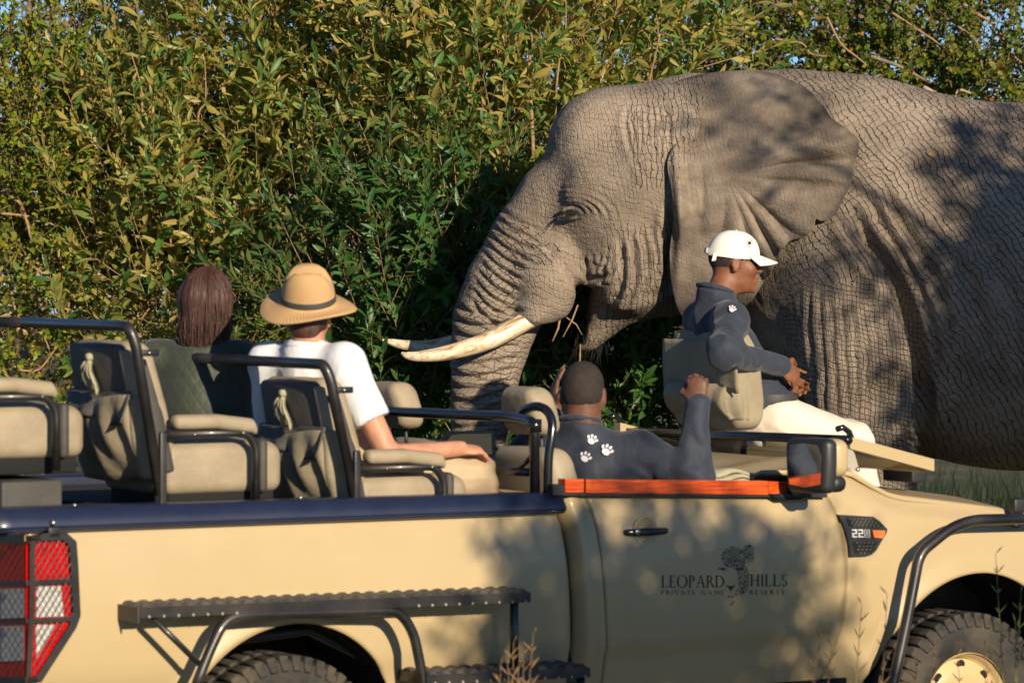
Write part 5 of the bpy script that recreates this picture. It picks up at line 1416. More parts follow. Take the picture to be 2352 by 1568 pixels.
# ---- woman with long brown hair
def woman():
    base = (.48, 1.17, 1.22)
    R = rotm(rad(38)); Rt = rotm(rad(45)); rt = np.array([math.sin(rad(45)), -math.cos(rad(45)), 0])
    hd = A(480, 692, 1.17); nk = A(455, 790, 1.15)
    sr, sL = nk+rt*.155+[.02, 0, -.06], nk-rt*.165+[0, 0, -.06]
    el = A(545, 985, 1.03); wr = A(556, 915, 1.18)
    el2 = sL+[.04, .06, -.28]; wr2 = wr+[.04, .12, -.02]
    pel = np.array([.46, 1.17, 1.42])
    f = Field((-.10, .80, 1.19), (1.1, 1.55, 2.30), H)
    add_head(f, hd, R, .95)
    f.cone(hd+R@[-.03, 0, -.06], nk, .046, .056, .03)
    ch = nk+[.03, .0, -.17]
    f.ell(ch, (.09, .14, .16), .05, Rt); f.cone(ch, pel, .10, .12, .05)
    for s_, e_, w_ in ((sr, el, wr), (sL, el2, wr2)):
        f.cone(nk+[0, 0, -.05], s_, .045, .048, .04); f.cone(s_, e_, .046, .036, .03); f.cone(e_, w_, .036, .026, .02)
    up = wr+[-.005, .0, .0]
    add_hand(f, wr, (.1, .25, 1), (-.5, .8, 0), (-.7, -.5, 0), .28, .9)
    add_hand(f, wr2, (-.2, -.1, 1), (-.6, -.6, 0), (-.5, .6, 0), .4, .9)
    for hw in (1.08, 1.26):
        k = np.array([.92, hw, 1.44]); f.cone((.46, hw, 1.41), k, .08, .058, .04); f.cone(k, (.93, hw, 1.25), .058, .05, .03)
    V, Q = finish(f); o = place('person', V, Q, 'skin_light', base)
    tag(o, 'woman with long brown hair and dark green quilted jacket holding up a phone', 'person')
    f = Field((-.15, .78, 1.24), (.95, 1.6, 2.0), H)
    f.ell(ch+[-.02, 0, .0], (.122, .178, .185), .06, Rt); f.cone(ch+[-.01, 0, -.08], pel+[-.02, 0, -.03], .142, .165, .05)
    f.cone(nk+[0, 0, .0], nk+[0, 0, -.09], .068, .09, .05)
    f.cone(nk+[0, 0, -.07], sr, .066, .070, .06); f.cone(sr, el, .070, .062, .04); f.cone(el, wr+(el-wr)*.15, .062, .046, .03)
    f.cone(nk+[0, 0, -.07], sL, .066, .070, .06); f.cone(sL, el2, .070, .062, .04); f.cone(el2, wr2+(el2-wr2)*.15, .062, .046, .03)
    f.cone(nk+[0, 0, .05], nk+[0, 0, .12], .1, .1, 0, sub=True)
    V, Q = finish(f); place('quilted_jacket', V, Q, 'quilt', base, o, .005, 12, 6)
    f = Field((.2, .9, 1.18), (1.1, 1.45, 1.62), H)
    f.ell(pel, (.15, .19, .13), .04)
    for hw in (1.08, 1.26):
        k = np.array([.92, hw, 1.44]); f.cone((.46, hw, 1.41), k, .095, .072, .04); f.cone(k, (.94, hw, 1.22), .072, .065, .03)
    V, Q = finish(f); place('trousers', V, Q, 'charcoal', base, o, .005, 10, 4)
    # long hair: a shell with combed grooves and loose ends
    f = Field(hd-[.26, .26, .36], hd+[.26, .26, .2], .008)
    f.ell(hd+R@[-.022, 0, .028], (.104, .087, .103), .02, R)
    f.cone(hd+R@[-.045, .02, .0], hd+R@[-.060, .01, -.15], .088, .070, .05); f.cone(hd+R@[-.02, -.055, .0], hd+R@[-.02, -.062, -.15], .052, .034, .04)
    f.cone(hd+R@[-.02, .055, .0], hd+R@[-.03, .068, -.17], .05, .034, .04)
    f.cut(hd+R@[.055, 0, 0], R@[1, 0, -.15])
    V, Q = finish(f)
    c = hd+R@[-.02, 0, 0]; an = np.arctan2(V[:, 1]-c[1], V[:, 0]-c[0]); N = normals(V, Q)
    q = np.c_[an*4.5, V[:, 2]*1.2, V[:, 2]*0]
    V = V+N*(.012*vnoise(q, 1.4, 2, 3)+.002*vnoise(q, 7, 3, 2)*sstep(.1, -.05, V[:, 2]-hd[2]))[:, None]
    hair = place('hair', V, Q, 'brown_hair', base, o)
    b = B(); r = random.Random(9)
    for i in range(520):
        a = r.uniform(.95, 5.35); k = r.uniform(.97, 1.06); lz = r.uniform(-.25, -.13) if i % 3 else r.uniform(-.14, -.05); wv = r.uniform(0, 6.28); da = r.gauss(0, .10)
        P = []
        for t in np.linspace(0, 1, 9):
            if t < .45: q_ = math.pi/2*(.12+.88*t/.45); rr_ = math.sin(q_); z_ = .030+.103*math.cos(q_)*k
            else: s_ = (t-.45)/.55; rr_ = 1.0-.22*s_*s_; z_ = .030+(lz-.03)*s_
            aa = a+da*t; w_ = .006*math.sin(wv+7*t)*t
            P.append(hd+R@np.array([(.107*rr_*k+w_)*math.cos(aa)-.022-.02*max(0, t-.45), (.090*rr_*k+w_)*math.sin(aa), z_])-base)
        b.tube(P, [.0022]*6+[.002, .0015, .0006], 4, False)
    tag(b.build('hair_strands', 'brown_hair', o), kind='stuff')
    b = B(); r = random.Random(4)
    for i in range(160):
        a = r.uniform(1.2, 5.1); p0 = hd+R@np.array([.10*math.cos(a)-.03, .10*math.sin(a), r.uniform(-.10, .02)])
        p2 = hd+R@np.array([.095*math.cos(a)-.045, .095*math.sin(a), r.uniform(-.23, -.15)])
        m = (p0+p2)/2+R@np.array([r.gauss(0, .008), r.gauss(0, .008), 0])
        b.tube([p0-base, m-base, p2-base], [.0016, .0014, .0005], 4, False)
    tag(b.build('loose_strands', 'brown_hair', o), kind='stuff')
    # phone held up in front
    c = wr+np.array([.0, .02, .10]); d0, _ = A(0, 0, 0), 0
    M = Matrix.Translation(T2W(A(521, 840, 1.10)))@Matrix.Rotation(TH+rad(57), 4, 'Z')
    ph = B().rbox((0, 0, 0), (.006, .036, .075), .005); po = ph.build('phone', 'black_gloss'); po.matrix_world = M
    pc = B().rbox((.0065, 0, 0), (.003, .037, .076), .003).build('case', 'plate', po)
    tag(po, 'dark phone held upright by the woman in green jacket', 'phone')
woman()

# ---- driver
def driver():
    base = (1.62, .43, 1.0)
    R = rotm(rad(46), rad(2)); Rt = rotm(rad(40)); rt = np.array([math.sin(rad(40)), -math.cos(rad(40)), 0])
    hd = A(1340, 908, .45); nk = A(1335, 1000, .45)
    sr, sL = nk+rt*.205+[.03, 0, -.075], nk-rt*.20+[0, 0, -.07]
    el = A(1592, 1095, .10); wr = A(1603, 922, .12)
    el2, wr2 = sL+[.10, .05, -.18], A(1272, 935, .86)
    pel = np.array([1.62, .43, 1.13])
    f = Field((1.12, -.06, .98), (2.15, 1.12, 2.0), H)
    add_head(f, hd, R, 1.06)
    f.cone(hd+R@[-.03, 0, -.05], nk+[0, 0, -.02], .072, .088, .03)
    for k, z in enumerate((-.062, -.092)):                               # rolls at the nape
        f.ell(hd+R@[-.076-.006*k, 0, z], (.022, .052, .015), .006, R)
    ch = nk+[.04, .0, -.18]
    f.ell(ch, (.12, .18, .18), .05, Rt); f.cone(ch, pel, .14, .15, .05)
    for s_, e_, w_ in ((sr, el, wr), (sL, el2, wr2)):
        f.cone(nk+[0, 0, -.06], s_, .065, .066, .05); f.cone(s_, e_, .062, .048, .03); f.cone(e_, w_, .048, .034, .02)
    add_hand(f, wr+[0, 0, -.01], (-.05, .05, 1), (.75, .66, 0), (-.66, .75, 0), 1.15, 1.1, .8)
    add_hand(f, wr2, (.05, -.05, 1), (.8, -.3, 0), (-.4, -.9, 0), .22, 1.05)
    V, Q = finish(f); o = place('person', V, Q, 'skin_dark_cool', base)
    tag(o, 'driver with shaved head and dark jacket printed with white paws, fist raised', 'person')
    f = Field((1.10, -.10, 1.0), (2.1, 1.12, 1.95), H)
    f.ell(ch+[-.01, 0, .0], (.150, .218, .20), .06, Rt); f.cone(ch+[0, 0, -.08], pel, .175, .18, .05)
    f.cone(nk+[-.01, 0, .045], nk+[0, 0, -.10], .092, .125, .05)
    f.cone(nk+[0, 0, -.09], sr, .090, .092, .06); f.cone(sr, el, .088, .075, .05); f.cone(el, wr+(el-wr)*.05, .073, .050, .05)
    f.cone(nk+[0, 0, -.09], sL, .090, .092, .06); f.cone(sL, el2, .088, .072, .05); f.cone(el2, wr2+(el2-wr2)*.12, .070, .048, .04)
    f.slab(nk+[0, 0, .055], (0, 0, 1), .15)
    V, Q = finish(f)
    N = normals(V, Q); q = np.c_[(V-el)@((wr-el)/np.linalg.norm(wr-el)), (V-el)@((sr-el)/np.linalg.norm(sr-el)), V[:, 2]]
    near_el = np.exp(-(np.linalg.norm(V-el, axis=1)/.17)**2)
    V = V+N*(.009*near_el*np.sin(q[:, 0]*50-q[:, 1]*50+5*vnoise(V, 8, 1, 2)))[:, None]
    jk = place('jacket', V, Q, 'jacket', base, o, .011, 9, 8, (1, 1, .8))
    N = normals(V, Q); bvh = BVHTree.FromPolygons(V.tolist(), Q.tolist())
    for i, (x, y, s, an) in enumerate(((1360, 1009, 14.5, .5), (1394, 1033, 16.5, .55), (1345, 1049, 15.5, .5))):
        decal(o, base, bvh, paw(x, y, s, an), 'white_print', 'paw_print', .012)
    col = B().tube([nk+[-.01, 0, .045]+np.array([.081*math.cos(a), .082*math.sin(a), .010-.02*math.cos(a-.8)]) for a in np.linspace(0, 2*math.pi, 25)], .013, 8, False)
    col.v = [tuple(np.array(v)-base) for v in col.v]; col.build('collar', 'jacket', o)
    f = Field((1.35, .1, .98), (2.15, .8, 1.35), .01); f.ell(pel, (.18, .22, .13), .04)
    for hw in (.34, .54): f.cone((1.64, hw, 1.13), (2.05, hw, 1.16), .11, .085, .04)
    V, Q = finish(f); place('trousers', V, Q, 'charcoal', base, o)
    f = Field(hd-.15, hd+.15, .007)                                       # cropped hair
    f.ell(hd+R@[-.014, 0, .040], np.array([.0995, .0795, .0925])*1.06, .01, R); f.ell(hd+R@[-.045, 0, .0], (.062, .072, .06), .03, R)
    f.cut(hd+R@[.055, 0, 0], R@[1, 0, -.25]); f.cut(hd+R@[-.02, 0, -.022], R@[.2, 0, -1])
    V, Q = finish(f); place('cropped_hair', V, Q, 'black_hair', base, o, .0016, 45, 3)
driver()

# ---- tracker on the front seat
def tracker():
    base = (3.32, 1.5, 1.2)
    R = rotm(rad(-27), rad(-4)); hd = A(1687, 606, 1.46); nk = A(1646, 690, 1.46)
    Rt = rotm(rad(-12)); rt = np.array([math.sin(rad(-12)), -math.cos(rad(-12)), 0])
    sr, sL = nk+rt*.175+[-.01, 0, -.085], nk-rt*.175+[0, 0, -.085]
    el, wr = A(1662, 808, 1.15), A(1800, 842, 1.28)
    el2, wr2 = A(1690, 850, 1.72)+[.08, .02, 0], A(1806, 862, 1.40)+[0, .06, 0]
    pel = A(1752, 960, 1.47)
    kr, kl = A(1962, 1012, 1.30), A(1950, 1005, 1.62)
    f = Field((2.55, .95, .55), (4.2, 2.0, 2.45), H)
    add_head(f, hd, R, 1.06)
    f.cone(hd+R@[-.03, 0, -.06], nk+[0, 0, -.02], .060, .070, .03)
    ch = A(1660, 790, 1.47)
    f.ell(ch, (.10, .155, .17), .05, Rt); f.cone(ch, pel, .115, .13, .05)
    for s_, e_, w_ in ((sr, el, wr), (sL, el2, wr2)):
        f.cone(nk+[0, 0, -.05], s_, .055, .058, .05); f.cone(s_, e_, .055, .042, .03); f.cone(e_, w_, .042, .030, .02)
    add_hand(f, wr, (.85, .15, -.55), (-.2, .95, -.2), (.4, .1, .9), .55, 1.08, .3)
    add_hand(f, wr2, (.8, -.35, -.5), (-.3, -.9, -.1), (.4, -.1, .9), .55, 1.05, .3)
    for k, dw in ((kr, 1.36), (kl, 1.58)):
        f.cone((pel[0], dw, pel[2]), k, .085, .062, .04); an = k+np.array([.10, 0, -.42]); f.cone(k, an, .058, .04, .03)
        f.ell(an+np.array([.06, 0, -.03]), (.13, .045, .045), .03)
    V, Q = finish(f); o = place('person', V, Q, 'skin_dark', base)
    tag(o, 'tracker in white cap and dark jacket seated on the front fender seat', 'person')
    f = Field((2.50, .95, 1.1), (3.9, 2.0, 2.3), H)
    f.ell(ch+[-.01, 0, .0], (.125, .185, .19), .06, Rt); f.cone(ch+[.02, 0, -.06], pel+[-.02, 0, .06], .155, .16, .05)
    f.cone(nk+[-.005, 0, .03], nk+[0, 0, -.10], .084, .105, .05)
    f.cone(nk+[0, 0, -.08], sr, .068, .072, .06); f.cone(sr, el, .076, .070, .05); f.cone(el, wr+(el-wr)*.06, .068, .046, .04)
    f.cone(nk+[0, 0, -.08], sL, .068, .072, .06); f.cone(sL, el2, .074, .066, .05); f.cone(el2, wr2+(el2-wr2)*.1, .070, .048, .04)
    f.slab(nk+[0, 0, .055], (.1, 0, 1), .15)
    V, Q = finish(f)
    N = normals(V, Q); ax = (wr-el)/np.linalg.norm(wr-el); s1 = (V-el)@ax
    V = V+N*(.005*np.exp(-(np.linalg.norm(V-el, axis=1)/.2)**2)*np.sin(s1*55+(V-el)@np.array([0, 0, 1.])*60+5*vnoise(V, 9, 3, 2)))[:, None]
    jk = place('jacket', V, Q, 'jacket', base, o, .010, 9, 5, (1, 1, .8))
    bvh = BVHTree.FromPolygons(V.tolist(), Q.tolist())
    decal(o, base, bvh, paw(1682, 709, 10, .5), 'white_print', 'paw_print', .012)
    col = B().tube([nk+[-.006, 0, .035]+np.array([.074*math.cos(a), .074*math.sin(a), .012-.024*math.cos(a)]) for a in np.linspace(.45, 2*math.pi-.45, 25)], [.006]+[.013]*23+[.006], 8)
    col.v = [tuple(np.array(v)-base) for v in col.v]; col.build('collar', 'jacket', o)
    f = Field((2.9, 1.15, .75), (4.1, 1.85, 1.75), H); f.ell(pel+[0, 0, -.01], (.15, .195, .12), .04)
    for k, dw in ((kr, 1.36), (kl, 1.58)):
        f.cone((pel[0], dw, pel[2]), k, .108, .080, .04); f.cone(k, k+np.array([.09, 0, -.40]), .080, .075, .03)
    V, Q = finish(f); place('trousers', V, Q, 'cream_trousers', base, o, .010, 11, 9, (.6, 1, 1.1))
    B().lathe([(.150, -.02), (.155, 0), (.150, .025)], 32, Matrix.Translation(pel+[-.01, 0, .085]-np.asarray(base))@Matrix.Diagonal((.98, 1.2, 1, 1))).build('belt', 'charcoal', o)
    f = Field(hd-.15, hd+.15, .007)
    f.ell(hd+R@[-.014, 0, .03], (.1045, .083, .09), .01, R); f.cut(hd+R@[.02, 0, 0], R@[1, 0, -.2]); f.cut(hd+R@[0, 0, -.012], R@[.25, 0, -1])
    V, Q = finish(f); place('cropped_hair', V, Q, 'black_hair', base, o)
    # sunglasses
    b = B()
    for e in (-1, 1):
        c = hd+R@np.array([.090, e*.032, .010])-base
        b.ball(c, (.010, .022, .016), 10, 8)
        b.tube([hd+R@np.array([.085, e*.052, .014])-base, hd+R@np.array([.0, e*.082, .018])-base], .0025, 6)
    b.tube([hd+R@np.array([.097, -.03, .014])-base, hd+R@np.array([.104, 0, .016])-base, hd+R@np.array([.097, .03, .014])-base], .003, 6)
    b.build('sunglasses', 'black_gloss', o)
    # cap
    Rc = Matrix((rotm(rad(-27), rad(-8))*1.05).tolist()).to_4x4()
    M = Matrix.Translation(hd+R@np.array([-.004, 0, .043])-np.asarray(base))@Rc
    def dome(a, c):
        t = math.pi/2*c; an = 2*math.pi*a; r = math.cos(t)**.85; seam = 1-.012*abs(math.cos(3*an))**14
        return tuple(M@Vector((.113*r*math.cos(an)*seam-.004, .090*r*math.sin(an)*seam, .118*math.sin(t)-.020+.012*max(0, math.cos(an))*(1-c))))
    cap = B().grid(dome, 48, 14, True); cap.ball(M@Vector((-.004, 0, .094)), .008, 8, 6)
    co = cap.build('cap', 'cap_cloth', o); tag(co, 'white baseball cap with round emblem')
    def bill(a, c):
        an = rad(-62+124*a); x0, y0 = .108*math.cos(an), .088*math.sin(an)
        ext = .078*math.cos(an)**.6
        return tuple(M@Vector((x0+ext*c, y0*(1+.06*c), .010-.018*c-.026*(y0/.08)**2*(.4+.6*c))))
    B().sheet(bill, 26, 10, (0, 0, -.005)).build('cap_bill', 'cap_cloth', o)
    B().sheet(lambda a, c: tuple(M@Vector((-.118-.003*math.sin(math.pi*c), -.035+.07*a, -.012+.022*c))), 8, 4, (-.004, 0, 0)).build('cap_strap', 'cap_cloth', o)
    b = B().sheet(lambda a, c: tuple(M@Vector((-.100-.004*c+.006*a, -.075-.006*c, -.010-.035*c+.004*a))+Vector((.012*a, 0, 0))), 4, 5, (0, -.004, 0)); b.build('strap_tail', 'cap_cloth', o)
    cv = np.array([tuple(Vector(v)+Vector(base)) for v in cap.v]); cb = BVHTree.FromPolygons(cv.tolist(), [list(q) for q in cap.f])
    decal(o, base, cb, [disc(1722, 558, 3.6, 4.6)]+[[(1722+6.5*math.cos(t)*k, 558+9.5*math.sin(t)*k) for t, k in ((t0, 1), (t0+.28, 1), (t0+.28, .88), (t0, .88))] for t0 in np.linspace(0, 6.0, 22)], 'ink', 'cap_emblem', .004)
    decal(o, base, cb, [disc(1653, 592, 3.2, 6.5, .1)], 'plate', 'cap_eyelet', .004)
tracker()

# ---- the tracker's canvas covered seat on the front fender (part of the truck)
def tracker_seat():
    s = empty('tracker_seat', (0, 0, 0), 0, truck)
    u0, _, zt = TP(1676, 775, 1.22); zb = TP(1690, 985, 1.22)[2]
    hz = (zt-zb)/2; zc = (zt+zb)/2
    K = -.10; hw = .24; wc = 1.45; th = .075
    ub = lambda z: u0+.02-.16*(z-zt)/(2*hz)*-1*0+K*(z-zt)*1.0
    def bk(p):
        x, y, z = p; zz = z+zc
        return (x+K*(zz-zt)*1.2+.01*math.sin(20*zz+4*y)+(.008*math.sin(9*y+14*zz) if x < 0 else 0), y*(1-.10*sstep(.5*hz, hz, z)), z)
    def wr_(p):
        q = bk(p); n = vnoise(np.array([[p[0]*2, p[1], p[2]]]), 9, 3, 3)[0]; m = vnoise(np.array([[p[0], p[1]*2.2, p[2]*.6]]), 14, 5, 2)[0]
        return (q[0]-.014*n-.010*abs(m), q[1]*(1+.03*n), q[2]+.012*n*(1 if p[2] > 0 else .3))
    B().pillow((u0+th, wc, zc+.01), (th+.012, hw+.006, hz+.02), .30, 56, 40, wr_).build('backrest', 'canvas', s)
    rear = lambda z: u0+K*(z-zt)*1.2
    def flap(a, c):
        w = wc+hw+.012-(2*hw+.05)*a; z = zt-.012-.215*c-.008*math.sin(8*a)*c
        nz = vnoise(np.array([[a*5, c*2, 0.3]]), 1.3, 2, 2)[0]
        return (rear(z)-.016-.020*c-.016*nz*c-.02*(1-c)*0, w-(.02 if a > .93 else 0), z+.02*nz*c)
    B().sheet(flap, 26, 10, (.006, 0, 0)).build('pouch_flap', 'canvas', s)
    b = B()
    for i in range(5): b.rbox((rear(zt-.21)-.037, wc-.2+.1*i, zt-.222), (.004, .018, .014), .003)
    tag(b.build('flap_tabs', 'canvas', s), kind='stuff')
    def bag(a, c):
        w = wc+hw-.03-(2*hw-.05)*a; z = zt-.20-(2*hz-.24)*c
        x = rear(z)-.02-.085*math.sin(math.pi*min(1, .1+c*.98))**.7*(.4+.6*math.sin(math.pi*a)**.6)-.014*math.sin(12*a+3*c)
        return (x, w, z)
    B().sheet(bag, 22, 16, (.01, 0, 0)).build('pouch', 'canvas', s)
    def gus(a, c):
        p = np.array(bag(1, c)); q = np.array([rear(p[2])+.05, wc-hw-.012, p[2]])
        return tuple(p*(1-a)+q*a+np.array([0, -.022*math.sin(math.pi*a)*math.sin(math.pi*c)+.010*math.sin(3*math.pi*a), 0]))
    B().sheet(gus, 8, 16, (0, .006, 0)).build('pouch_gusset', 'canvas', s)
    B().rbox((u0+.28, wc+.03, zb-.09), (.20, .20, .05), .04, seg=3).build('cushion', 'canvas', s)
    for dw in (-.16, .16):
        B().tube([(u0+.12, wc+dw, zb-.05), (u0+.14, wc+dw, .92)], .02, 8).build('seat_post', 'black_metal', s)
        B().tube([(u0+.5, wc+dw, zb-.05), (u0+.52, wc+dw, .92)], .02, 8).build('seat_post', 'black_metal', s)
    B().tube([(u0+.95, wc-.2, .62), (u0+.95, wc+.2, .62)], .02, 8).build('foot_rest', 'black_metal', s)
tracker_seat()
# ================================================================ vegetation
UP = np.array([0, 0, 1.0])
def unit(v): return v/(np.linalg.norm(v, axis=-1, keepdims=True)+1e-9)
def leaf_shape(kind):
    """unit leaf: x along, y across (-.5..5), z up; quads"""
    if kind == 'lance': T, Wd = [0, .10, .32, .58, .82, 1], [.06, .34, .92, .95, .55, .03]
    elif kind == 'oval': T, Wd = [0, .22, .55, .85, 1], [.08, .75, 1.0, .62, .06]
    else: T, Wd = [0, .4, 1], [.15, 1.0, .08]
    V = []
    for t, w in zip(T, Wd):
        zz = -.16*t*t+.03*math.sin(3*t)
        V += [(t, -.5*w, zz+.16*w*.5), (t, 0, zz), (t, .5*w, zz+.16*w*.5)]
    n = len(T); Q = []
    for i in range(n-1):
        for j in range(2): Q.append((i*3+j, (i+1)*3+j, (i+1)*3+j+1, i*3+j+1))
    return np.array(V, float), np.array(Q)
SHAPES = {k: leaf_shape(k) for k in ('lance', 'oval', 'plain')}
class Leaves:
    def __init__(s): s.P = []; s.D = []; s.N = []; s.L = []; s.W = []; s.C = []; s.U = []
    def cat(s):
        for k in 'PDNCU': setattr(s, k, np.vstack(getattr(s, k)))
        s.L = np.concatenate(s.L); s.W = np.concatenate(s.W); return s
    def mats(s, idx):
        D = unit(s.D[idx]); N = unit(s.N[idx]-D*(s.N[idx]*D).sum(1, keepdims=True)); S = np.cross(N, D)
        return D, S, N
    def mesh(s, idx, shape):
        V0, Q0 = SHAPES[shape]; D, S, N = s.mats(idx); L = s.L[idx]; W = s.W[idx]
        tw = (rng.random(len(L))-.5)*.8
        V = s.P[idx][:, None]+(L[:, None]*V0[None, :, 0])[..., None]*D[:, None]+(W[:, None]*V0[None, :, 1])[..., None]*S[:, None]+(L[:, None]*V0[None, :, 2]*(.6+tw[:, None]))[..., None]*N[:, None]
        k = len(V0); Q = (Q0[None]+(np.arange(len(L))*k)[:, None, None]).reshape(-1, 4)
        C = np.repeat(np.c_[s.C[idx], np.ones(len(L))], k, 0); U = np.repeat(np.c_[s.U[idx], np.ones(len(L))], k, 0)
        return V.reshape(-1, 3), Q, C, U
def colour_mix(n, cols, wts, jit=.22):
    i = rng.choice(len(cols), n, p=np.array(wts)/sum(wts)); c = np.array(cols)[i]
    return np.clip(c*(1+jit*(rng.random((n, 1))-.5)*2)*(1+.08*(rng.random((n, 3))-.5)), 0, 1)
def shoots(base, axis, length, n, L, W, pal, lv, tw, a0=75, a1=28, rad0=.004, start=.12, droop=0.0):
    """leafy shoots: arrays base (m,3), axis (m,3), length (m)"""
    m = len(base); axis = unit(axis)
    x = unit(np.cross(axis, np.array([.31, .87, .2]))); y = np.cross(axis, x)
    ph0 = rng.random(m)*6.28
    bend = unit(rng.normal(size=(m, 3)))*.18+np.array([0, 0, .10])
    for k in range(n):
        t = start+(1-start)*((k+.5)/n)**.85; ph = ph0+2.4*k+.4*rng.normal(size=m)
        p = base+axis*(length*t)[:, None]+bend*(length*t*t)[:, None]*.6
        r = x*np.cos(ph)[:, None]+y*np.sin(ph)[:, None]
        al = np.radians(a0+(a1-a0)*t+14*rng.normal(size=m))
        d = axis*np.cos(al)[:, None]+r*np.sin(al)[:, None]; d = d-UP*droop*rng.random((m, 1))
        nn = axis*np.sin(al)[:, None]-r*np.cos(al)[:, None]+.35*rng.normal(size=(m, 3))
        sc = (.55+.6*rng.random(m))*(1.0-.35*max(0, t-.8)/.2)
        lv.P.append(p); lv.D.append(d); lv.N.append(nn); lv.L.append(L*sc); lv.W.append(W*sc*(.8+.4*rng.random(m)))
        lv.C.append(colour_mix(m, *pal[0])); lv.U.append(colour_mix(m, *pal[1]))
    for q in range(m):
        tw.append((base[q], base[q]+axis[q]*length[q]*.5+bend[q]*length[q]*.15, base[q]+axis[q]*length[q]+bend[q]*length[q]*.6, rad0))
def twig_mesh(tw, seg=3):
    A = np.array([[t[0], t[1], t[2]] for t in tw]); r = np.array([t[3] for t in tw]); m = len(A)
    V = np.zeros((m, 3, seg, 3)); ax = unit(A[:, 2]-A[:, 0]); x = unit(np.cross(ax, [.3, .8, .21])); y = np.cross(ax, x)
    for i, f in enumerate((1.0, .8, .35)):
        for k in range(seg):
            a = 2*math.pi*k/seg; V[:, i, k] = A[:, i]+(r*f)[:, None]*(math.cos(a)*x+math.sin(a)*y)
    q = [(i*seg+k, i*seg+(k+1) % seg, (i+1)*seg+(k+1) % seg, (i+1)*seg+k) for i in range(2) for k in range(seg)]
    Q = (np.array(q)[None]+(np.arange(m)*3*seg)[:, None, None]).reshape(-1, 4)
    return V.reshape(-1, 3), Q
def to_px(P): return np.c_[1176+F*P[:, 0]/P[:, 1], 600+F*(HC-P[:, 2])/P[:, 1]]
LEAFMESH = {}
def leaf_variant(shape, c, u):
    key = (shape, tuple(np.round(c, 2)), tuple(np.round(u, 2)))
    if key not in LEAFMESH:
        V, Q = SHAPES[shape]; n = len(V)
        o = mk('leaf', V, Q, 'leaf', attrs={'Col': ('FLOAT_COLOR', np.tile([*c, 1], (n, 1))), 'Under': ('FLOAT_COLOR', np.tile([*u, 1], (n, 1)))})
        LEAFMESH[key] = o.data; bpy.data.objects.remove(o)
    return LEAFMESH[key]
PALS = {}
def finish_shrub(root, lv, tw, shape, nind, pal, twmat='twig', cell=16, taken=None):
    lv.cat(); base = np.array(root.location); n = len(lv.L)
    px = to_px(lv.P+lv.D*(lv.L*.5)[:, None]/np.linalg.norm(lv.D, axis=1)[:, None])
    ok = (px[:, 0] > 5) & (px[:, 0] < 2347) & (px[:, 1] > 5) & (px[:, 1] < 1000)
    for x0, y0, x1, y1 in ((1320, 240, 2352, 1000), (1240, 330, 1400, 700), (1110, 560, 1340, 1000), (0, 860, 2352, 1568)): ok &= ~((px[:, 0] > x0) & (px[:, 0] < x1) & (px[:, 1] > y0) & (px[:, 1] < y1))
    ind = np.array([], int)
    if nind:
        c = np.nonzero(ok)[0]; key = (px[c, 0]//cell).astype(int)*1000+(px[c, 1]//cell).astype(int)
        o = np.argsort(lv.P[c, 1]); _, fi = np.unique(key[o], return_index=True); c = c[o[fi]]
        size = lv.L[c]/lv.P[c, 1]; ind = c[np.argsort(-size)[:nind]]
    rest = np.ones(n, bool); rest[ind] = False
    V, Q, C, U = lv.mesh(np.nonzero(rest)[0], shape)
    fo = mk('foliage', V-base, Q, 'leaf', root, attrs={'Col': ('FLOAT_COLOR', C), 'Under': ('FLOAT_COLOR', U)}); tag(fo, kind='stuff')
    if tw:
        V, Q = twig_mesh(tw); tag(mk('twigs', V-base, Q, twmat, root), kind='stuff')
    if len(ind):
        D, S, N = lv.mats(ind)
        # alike leaves share a few meshes
        cv = [np.array(c) for c in pal[0][0]]; uv = [np.array(c) for c in pal[1][0]]
        for k, i in enumerate(ind):
            c = min(cv, key=lambda q: np.abs(q-lv.C[i]).sum()); u = min(uv, key=lambda q: np.abs(q-lv.U[i]).sum())
            ob = bpy.data.objects.new('leaf', leaf_variant(shape, c, u)); COL.objects.link(ob); ob.parent = root
            M = Matrix.Identity(4)
            for r in range(3): M[r][0] = D[k, r]*lv.L[i]; M[r][1] = S[k, r]*lv.W[i]; M[r][2] = N[k, r]*lv.L[i]*.8; M[r][3] = lv.P[i, r]-base[r]
            ob.matrix_local = M
def branch(root, pts, r0, r1, mat='bark', n=7):
    C = catmull(pts, n); C = C+np.c_[vnoise(C*3, 1, 1, 2), vnoise(C*3, 1, 2, 2), np.zeros(len(C))]*.006
    base = np.array(root.location); p0 = C[0]
    b = B().tube(C-p0, np.linspace(r0, r1, len(C)), 8); o = b.build('branch', mat, root); o.location = p0-base; return o
def blob_shoots(lv, tw, blobs, pal, L, W, n, length, front=-.35, upb=.75, outb=.6, **kw):
    for (px, py, Y, rx, rz, ry, cnt) in blobs:
        c = np.array(WP(px, py, Y)); d = unit(rng.normal(size=(cnt*3, 3))); d = d[d[:, 1] < -front][:cnt]
        rr = rng.uniform(.62, 1.0, len(d))[:, None]**.7
        p = c+d*rr*np.array([rx, ry, rz]); p = p[p[:, 2] > .05]; d = d[:len(p)]
        ax = d*outb+UP*upb+.38*rng.normal(size=(len(p), 3))
        shoots(p, ax, rng.uniform(*length, len(p)), n, L, W, pal, lv, tw, **kw)
